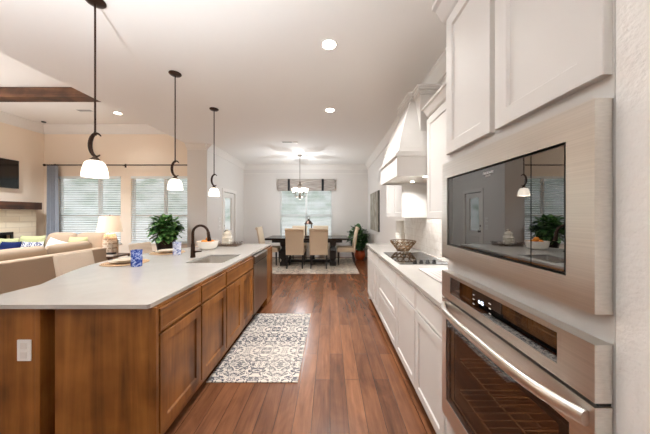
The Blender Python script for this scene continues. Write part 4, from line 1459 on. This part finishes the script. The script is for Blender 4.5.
bm = BM(); lathe(bm, [(0.0, 0.775), (0.006, 0.776), (0.012, 0.79), (0.006, 0.803), (0.0, 0.804)], seg=12); obj('finial', bm, 'nickel', t, True)
add_light('lamp', 'POINT', (0, 0, 0.62), 2.0, WARM, 0.05, parent=t)
bm = BM(); box(bm, -0.08, 0.08, -0.06, 0.06, 0.0, 0.035, 0.003)
whole('book', bm, 'white_cloth', 'pale book lying on the end table right of the lamp', 'book', (-4.25, 4.76, 0.6055), rz=0.2, smooth=False)
bm = BM(); box(bm, -0.07, 0.07, -0.05, 0.05, 0.0, 0.03, 0.003)
whole('book', bm, 'black', 'dark book lying on top of the pale book beside the lamp', 'book', (-4.25, 4.76, 0.641), rz=0.05, smooth=False)

# ------------------------------------------------------------------ plants
def foliage(bm, cx, cy, cz, rx, ry, rz, n, L, seed, up=0.5, xmax=None):
    rnd = random.Random(seed)
    for i in range(n):
        while True:
            p = Vector((rnd.uniform(-1, 1), rnd.uniform(-1, 1), rnd.uniform(-1, 1)))
            if 0.25 < p.length < 1: break
        c = Vector((cx + p.x * rx, cy + p.y * ry, cz + p.z * rz))
        d = Vector((p.x, p.y, p.z * 0.6 + up * rnd.uniform(-0.9, 0.9))).normalized()
        d = (d + Vector((rnd.uniform(-.5, .5), rnd.uniform(-.5, .5), rnd.uniform(-.6, .3)))).normalized()
        s = d.cross(Vector((0, 0, 1)))
        if s.length < 1e-3: s = Vector((1, 0, 0))
        s.normalize()
        nrm = s.cross(d).normalized()
        l = L * rnd.uniform(0.7, 1.25); w = l * 0.40
        droop = rnd.uniform(0.05, 0.3)
        rows = []
        for k, (u, ww) in enumerate(((0, 0.08), (0.25, 0.85), (0.5, 1.0), (0.78, 0.6), (1.0, 0.04))):
            m = c + d * (l * u) - Vector((0, 0, 1)) * droop * l * u * u
            rows.append([bm.verts.new(m - s * w * ww + nrm * 0.12 * w), bm.verts.new(m - nrm * 0.05 * w), bm.verts.new(m + s * w * ww + nrm * 0.12 * w)])
        if xmax is not None:
            hi = max(v.co.x for r in rows for v in r)
            if hi > xmax:
                for r in rows:
                    for v in r: v.co.x -= hi - xmax
        for A, B in zip(rows, rows[1:]):
            bm.faces.new((A[0], A[1], B[1], B[0])); bm.faces.new((A[1], A[2], B[2], B[1]))

def stems(bm, z0, cz, rx, ry, n, seed):
    rnd = random.Random(seed)
    for i in range(n):
        a = 2 * PI * i / n
        k = rnd.uniform(0.2, 0.75)
        tube(bm, [(0.02 * math.cos(a), 0.02 * math.sin(a), z0), (0.3 * rx * k * math.cos(a), 0.3 * ry * k * math.sin(a), (z0 + cz) / 2), (rx * k * math.cos(a), ry * k * math.sin(a), cz)], [0.007, 0.006, 0.004], 6)

# living room plant on its table
t = thing('plant_stand', 'small dark table carrying the leafy plant by the window', 'table', (-3.64, 5.45, 0))
bm = BM(); lathe(bm, [(0.0, 0.57), (0.24, 0.57), (0.25, 0.585), (0.24, 0.60), (0.0, 0.60)], seg=40); obj('table_top', bm, 'side_wood', t, True)
bm = BM(); lathe(bm, [(0.16, 0.0), (0.16, 0.02), (0.03, 0.05), (0.025, 0.3), (0.035, 0.56), (0.08, 0.569)], seg=24); obj('pedestal', bm, 'side_wood', t, True)
t = thing('potted_plant', 'bushy leafy green plant in a dark pot before the living room window', 'plant', (-3.64, 5.45, 0.6005))
bm = BM(); lathe(bm, [(0.0, 0.0), (0.13, 0.0), (0.15, 0.02), (0.19, 0.22), (0.195, 0.25), (0.18, 0.25), (0.172, 0.22), (0.0, 0.215)], seg=32); obj('pot', bm, 'black_wood', t, True)
bm = BM(); lathe(bm, [(0.0, 0.216), (0.16, 0.216), (0.15, 0.228), (0.0, 0.235)], seg=24); obj('soil', bm, 'soil', t, True)
bm = BM(); stems(bm, 0.225, 0.5, 0.28, 0.25, 14, 3); obj('stems', bm, 'stem', t, True)
bm = BM(); foliage(bm, 0, 0, 0.50, 0.27, 0.25, 0.25, 340, 0.145, 11); obj('foliage', bm, 'leaf', t, True)
# dining room plant
t = thing('potted_plant', 'dark leafy plant in an orange pot on the floor in the dining corner', 'plant', (0.93, 7.66, 0.0))
bm = BM(); lathe(bm, [(0.0, 0.001), (0.09, 0.001), (0.13, 0.03), (0.17, 0.12), (0.168, 0.2), (0.145, 0.27), (0.15, 0.29), (0.135, 0.29), (0.13, 0.26), (0.0, 0.255)], seg=36); obj('pot', bm, 'terracotta', t, True)
bm = BM(); lathe(bm, [(0.0, 0.256), (0.125, 0.256), (0.11, 0.268), (0.0, 0.272)], seg=24); obj('soil', bm, 'soil', t, True)
bm = BM(); stems(bm, 0.262, 0.68, 0.24, 0.24, 14, 5); obj('stems', bm, 'stem', t, True)
bm = BM(); foliage(bm, -0.06, -0.02, 0.70, 0.24, 0.24, 0.33, 320, 0.15, 21, xmax=0.29); obj('foliage', bm, 'leaf_dark', t, True)

# ------------------------------------------------------------------ added uplights, out of view, brightening the ceilings
def fill_uplight(x, y, label, power):
    t = thing('fill_floor_lamp', label, 'lamp', (x, y, 0))
    bm = BM(); lathe(bm, [(0.0, 0.0), (0.15, 0.0), (0.15, 0.015), (0.03, 0.035), (0.0, 0.035)], seg=32); obj('lamp_foot', bm, 'bronze', t, True)
    bm = BM(); tube(bm, [(0, 0, 0.03), (0, 0, 1.72)], 0.012, 10); obj('pole', bm, 'bronze', t, True)
    bm = BM(); lathe(bm, [(0.02, 1.70), (0.09, 1.73), (0.14, 1.79), (0.16, 1.87), (0.155, 1.87), (0.135, 1.795), (0.085, 1.74), (0.0, 1.72)], seg=32, cap0=True, cap1=False); obj('bowl_shade', bm, 'plastic', t, True)
    add_light('lamp', 'POINT', (0, 0, 1.80), power, NEUTRAL, 0.035, parent=t)  # fill light added to bounce off the ceiling
fill_uplight(-1.2, 0.2, 'added unseen fill uplight left of the aisle', FILL_UP_W * 1.1)
fill_uplight(-2.9, 0.5, 'added unseen fill uplight between island and sofa', FILL_UP_W * 0.28)
fill_uplight(-6.0, 2.4, 'added unseen fill uplight on the living room floor', FILL_UP_W * 0.7)

# ------------------------------------------------------------------ fireplace, television, curtain
t = thing('fireplace', 'cream stone fireplace with black firebox on the left wall', 'fireplace', (-7.0, 4.8, 0))
FX = -6.93
bm = BM()
fy0, fy1, fz = 4.10, 5.38, 1.03
box(bm, LX + 0.001, FX, 3.4, fy0, 0.0, 1.524)
box(bm, LX + 0.001, FX, fy1, 5.80, 0.0, 1.524)
box(bm, LX + 0.001, FX, fy0, fy1, fz, 1.524)
box(bm, LX + 0.001, FX, fy0, fy1, 0.0, 0.25)
obj('stone_surround', bm, 'stone', t, world=True)
bm = BM(); box(bm, LX + 0.001, LX + 0.02, fy0, fy1, 0.25, fz); obj('firebox_back', bm, 'hearth_black', t, world=True)
bm = BM()
for q in ((fy0, fy0 + 0.04, 0.25, fz), (fy1 - 0.04, fy1, 0.25, fz), (fy0 + 0.04, fy1 - 0.04, fz - 0.06, fz), (fy0 + 0.04, fy1 - 0.04, 0.25, 0.30)):
    box(bm, FX - 0.02, FX + 0.008, q[0], q[1], q[2], q[3])
obj('firebox_frame', bm, 'hearth_black', t, world=True)
bm = BM(); box(bm, LX + 0.001, -6.82, 3.35, 5.83, 1.525, 1.69, 0.006); obj('mantel', bm, 'mantel_wood', t, world=True)
t = thing('television', 'flat black television hung on the tan wall above the mantel', 'television', (LX, 5.0, 2.3))
bm = BM(); box(bm, LX + 0.03, LX + 0.065, 4.44, 5.56, 1.99, 2.62, 0.006); obj('tv_case', bm, 'black', t, world=True)
bm = BM(); box(bm, LX + 0.0655, LX + 0.067, 4.452, 5.548, 2.005, 2.608); obj('tv_screen', bm, 'screen', t, world=True)
bm = BM(); box(bm, LX + 0.001, LX + 0.03, 4.85, 5.15, 2.15, 2.45); obj('wall_bracket', bm, 'black', t, world=True)

RY, RZ = 6.00, 2.617
t = thing('curtain_rod', 'long dark curtain rod above the living room windows', 'curtain rod', (-5.2, RY, RZ))
bm = BM(); tube(bm, [(-6.93, RY, RZ), (-3.36, RY, RZ)], 0.014, 12); obj('rod', bm, 'bronze', t, True, world=True)
bm = BM(); sphere(bm, (-6.965, RY, RZ), 0.03, 16, 10); obj('finial', bm, 'bronze', t, True, world=True)
for x in (-5.065, -6.93 + 0.12, -3.5):
    bm = BM(); box(bm, x - 0.012, x + 0.012, RY + 0.012, LY - 0.001, RZ - 0.012, RZ + 0.012); box(bm, x - 0.02, x + 0.02, LY - 0.008, LY - 0.001, RZ - 0.045, RZ + 0.045)
    obj('bracket', bm, 'bronze', t, world=True)
# curtain
bm = BM()
n, m = 60, 14
rows = []
for j in range(m + 1):
    s = j / m
    z = 2.598 - s * 2.578
    row = []
    for i in range(n + 1):
        u = i / n
        x = -6.905 + u * (0.26 + 0.03 * s)
        y = RY - 0.002 + 0.055 * math.sin(u * 2 * PI * 4.0 + 0.9 * math.sin(u * 9)) * (0.55 + 0.45 * s)
        row.append((x, y, z))
    rows.append(row)
A = [[bm.verts.new(p) for p in r] for r in rows]
B = [[bm.verts.new((p[0], p[1] + 0.004, p[2])) for p in r] for r in rows]
for j in range(m):
    for i in range(n):
        bm.faces.new((A[j][i], A[j][i + 1], A[j + 1][i + 1], A[j + 1][i]))
        bm.faces.new((B[j][i], B[j + 1][i], B[j + 1][i + 1], B[j][i + 1]))
cu = thing('curtain', 'blue grey curtain panel hanging at the left of the living room window', 'curtain', (-6.77, RY, 0.02))
obj('curtain_cloth', bm, 'curtain', cu, True, world=True)
bm = BM()
for i in range(6):
    torus(bm, (-6.89 + i * 0.05, RY, RZ - 0.006), 0.021, 0.003, Vector((1, 0, 0)), 16, 6)
obj('curtain_rings', bm, 'bronze', cu, True, world=True)

# ------------------------------------------------------------------ dining room
DXC, DYC = -0.62, 7.0
bm = BM(); box(bm, -1.32, 1.32, -1.05, 1.05, 0.001, 0.009, 0.003)
whole('area_rug', bm, 'dining_rug', 'large faded cream and grey rug under the dining table', 'rug', (DXC, 6.88, 0), smooth=False)
RG = 0.0095
t = thing('dining_table', 'long dark wood dining table on two black pedestals', 'table', (DXC, DYC, RG))
bm = BM(); box(bm, -1.12, 1.12, -0.46, 0.46, 0.715, 0.765, 0.006); obj('table_top', bm, 'table_wood', t)
bm = BM(); box(bm, -0.95, 0.95, -0.36, 0.36, 0.64, 0.7145); obj('apron', bm, 'black_wood', t)
for sx in (-0.66, 0.70):
    bm = BM()
    for sy in (-0.22, 0.22):
        prof = [(0.085, 0.0), (0.085, 0.10), (0.055, 0.13), (0.05, 0.16), (0.085, 0.20), (0.085, 0.42), (0.055, 0.47), (0.05, 0.52), (0.08, 0.56), (0.085, 0.639)]
        rings = [[(sx + a * r, sy + b * r, z) for a, b in ((-1, -1), (1, -1), (1, 1), (-1, 1))] for r, z in prof]
        loft(bm, rings)
    box(bm, sx - 0.07, sx + 0.07, -0.134, 0.134, 0.03, 0.11)
    box(bm, sx - 0.05, sx + 0.05, -0.134, 0.134, 0.30, 0.38)
    obj('pedestal', bm, 'black_wood', t)
bm = BM(); box(bm, -0.589, 0.629, -0.05, 0.05, 0.05, 0.12); obj('stretcher', bm, 'black_wood', t)

def dining_chair(label):
    t = thing('dining_chair', label, 'chair', (0, 0, 0), group='cream dining chairs')
    # faces +Y, seat centre at origin
    bm = BM(); soft_box(bm, -0.235, 0.235, -0.21, 0.24, 0.36, 0.49, 0.03); obj('seat', bm, 'dining_linen', t, True)
    bm = BM()
    n = 10
    rings = []
    for i in range(n + 1):
        s = i / n
        z = 0.35 + 0.66 * s
        y = -0.225 - 0.10 * s ** 1.4
        th = 0.06 - 0.008 * s
        w = 0.235; r = 0.02
        prof = [(-w + r, y - th / 2), (w - r, y - th / 2), (w, y - th / 2 + r), (w, y + th / 2 - r), (w - r, y + th / 2), (-w + r, y + th / 2), (-w, y + th / 2 - r), (-w, y - th / 2 + r)]
        rings.append([(p[0], p[1], z) for p in prof])
    loft(bm, rings)
    obj('backrest', bm, 'dining_linen', t, True)
    bm = BM(); tube(bm, [(-0.234, -0.335, 1.012), (0.234, -0.335, 1.012)], 0.036, 16); obj('scroll_top', bm, 'dining_linen', t, True)
    for sx in (-0.20, 0.20):
        for sy, off in ((-0.19, -0.07), (0.20, 0.0)):
            bm = BM(); a, b = 0.014, 0.021
            loft(bm, [[(sx + p * a, sy + off + q * a, 0.0) for p, q in ((-1, -1), (1, -1), (1, 1), (-1, 1))],
                      [(sx + p * b, sy + q * b, 0.365) for p, q in ((-1, -1), (1, -1), (1, 1), (-1, 1))]])
            obj('leg', bm, 'black_wood', t)
    return t
ch = dining_chair('cream dining chair with its back to the kitchen, left of the near pair')
ch.location = (-0.915, 6.62, RG)
dup(ch, (-0.295, 6.62, RG), 0, 'cream dining chair with its back to the kitchen, right of the near pair')
dup(ch, (-0.95, 7.42, RG), PI, 'cream dining chair on the window side of the table, left of the far pair')
dup(ch, (-0.29, 7.42, RG), PI, 'cream dining chair on the window side of the table, right of the far pair')
dup(ch, (0.44, 6.98, RG), PI / 2, 'cream dining chair at the right head of the table by the orange pot')
dup(ch, (-1.68, 6.98, RG), -PI / 2, 'cream dining chair at the left head of the table behind the island end')

# lantern centrepiece
t = thing('lantern', 'dark metal lantern standing in the middle of the dining table', 'lantern', (-0.61, 7.02, RG + 0.7655))
bm = BM(); box(bm, -0.10, 0.10, -0.10, 0.10, 0.0, 0.03, 0.004); obj('lantern_base', bm, 'bronze', t)
bm = BM()
for sx in (-0.085, 0.085):
    for sy in (-0.085, 0.085):
        box(bm, sx - 0.008, sx + 0.008, sy - 0.008, sy + 0.008, 0.03, 0.36)
obj('lantern_posts', bm, 'bronze', t)
bm = BM(); box(bm, -0.078, 0.078, -0.078, 0.078, 0.031, 0.359); obj('lantern_glass', bm, 'clear', t)
bm = BM(); lathe(bm, [(0.13, 0.36), (0.13, 0.37), (0.10, 0.40), (0.075, 0.44), (0.035, 0.47), (0.03, 0.50), (0.0, 0.505)], seg=24); obj('lantern_roof', bm, 'bronze', t, True)
bm = BM(); torus(bm, (0, 0, 0.545), 0.04, 0.006, Vector((0, 1, 0)), 20, 6); obj('ring_handle', bm, 'bronze', t, True)

# valance
t = thing('window_valance', 'taupe pleated valance with two black straps over the dining window', 'valance', (-0.78, 8.08, 2.16))
vx0, vx1 = -1.72, 0.16
bm = BM()
prof = [(8.150, 2.57)]
z = 2.57
for k in range(4):
    z1 = 2.57 - 0.095 * (k + 1)
    prof += [(8.085, z), (8.068, z - 0.05), (8.074, z1 + 0.01), (8.088, z1)]
    z = z1 - 0.0005
prof += [(8.150, z)]
prism(bm, prof, 'x', vx0, vx1)
obj('pleated_cloth', bm, 'valance', t, world=True)
for px in (-1.35, -0.24):
    bm = BM(); box(bm, px - 0.035, px + 0.035, 8.055, 8.066, 2.185, 2.575); obj('strap', bm, 'strap', t, world=True)

# chandelier
CX, CY = -0.83, 6.78
t = thing('chandelier', 'bronze chandelier with upturned white glass shades over the dining table', 'chandelier', (CX, CY, ZC))
bm = BM(); lathe(bm, [(0.065, -0.001), (0.065, -0.012), (0.04, -0.03), (0.0, -0.032)], seg=28); obj('canopy', bm, 'nickel', t, True)
bm = BM(); tube(bm, [(0, 0, -0.03), (0, 0, -0.78)], 0.008, 10); obj('rod', bm, 'nickel', t, True)
bm = BM(); lathe(bm, [(0.0, -0.74), (0.02, -0.745), (0.028, -0.78), (0.014, -0.82), (0.012, -1.05), (0.03, -1.10), (0.04, -1.14), (0.025, -1.18), (0.012, -1.20), (0.018, -1.22), (0.0, -1.24)], seg=20); obj('column', bm, 'nickel', t, True)
for k in range(5):
    a = 2 * PI * k / 5 + 0.35
    ca, sa = math.cos(a), math.sin(a)
    bm = BM()
    tube(bm, [(0.02 * ca, 0.02 * sa, -1.12), (0.09 * ca, 0.09 * sa, -1.165), (0.17 * ca, 0.17 * sa, -1.13), (0.176 * ca, 0.176 * sa, -1.06), (0.18 * ca, 0.18 * sa, -1.03)], 0.009, 8)
    tube(bm, [(0.176 * ca, 0.176 * sa, -1.07), (0.12 * ca, 0.12 * sa, -0.98), (0.03 * ca, 0.03 * sa, -0.80)], 0.006, 8)
    arm = obj('arm', bm, 'nickel', t, True)
    bm = BM()
    c = (0.18 * ca, 0.18 * sa, -1.03)
    po = [(0.02, 0.0), (0.042, 0.012), (0.054, 0.05), (0.066, 0.115)]
    lathe(bm, po + [(r - 0.004, z) for r, z in reversed(po)], c, 24, cap0=False, cap1=False)
    obj('glass_shade', bm, 'pendant_glass', t, True)
    bm = BM(); lathe(bm, [(0.0, -0.025), (0.025, -0.02), (0.03, 0.003), (0.0, 0.006)], c, 16); obj('cup', bm, 'nickel', t, True)
add_light('lamp', 'POINT', (0, 0, -0.62), 9.0, NEUTRAL, 0.05, parent=t)
add_light('lamp', 'POINT', (0, 0, -1.31), 18.0, NEUTRAL, 0.0, parent=t)

# painting on the right wall
t = thing('wall_painting', 'abstract grey and brown canvas hung on the dining room right wall', 'painting', (XR, 6.79, 0.97))
bm = BM(); box(bm, XR - 0.035, XR - 0.002, 6.19, 7.39, 0.97, 2.02); obj('canvas_edge', bm, 'steel_dark', t, world=True)
bm = BM(); box(bm, XR - 0.038, XR - 0.0355, 6.19, 7.39, 0.97, 2.02); obj('canvas', bm, 'painting', t, world=True)

# switch plates beside the garden door
t = thing('light_switch', 'white double switch plate on the wall beside the glazed door, upper', 'switch', (XL, 6.40, 1.27), group='switch plates')
bm = BM(); box(bm, 0.0005, 0.006, -0.06, 0.06, -0.06, 0.06, 0.002); obj('plate', bm, 'plastic', t)
bm = BM(); box(bm, 0.0062, 0.010, -0.035, -0.012, -0.033, 0.033); box(bm, 0.0062, 0.010, 0.012, 0.035, -0.033, 0.033); obj('rocker', bm, 'trim', t)
dup(t, (XL, 6.40, 1.08), 0, 'white double switch plate on the wall beside the glazed door, lower')
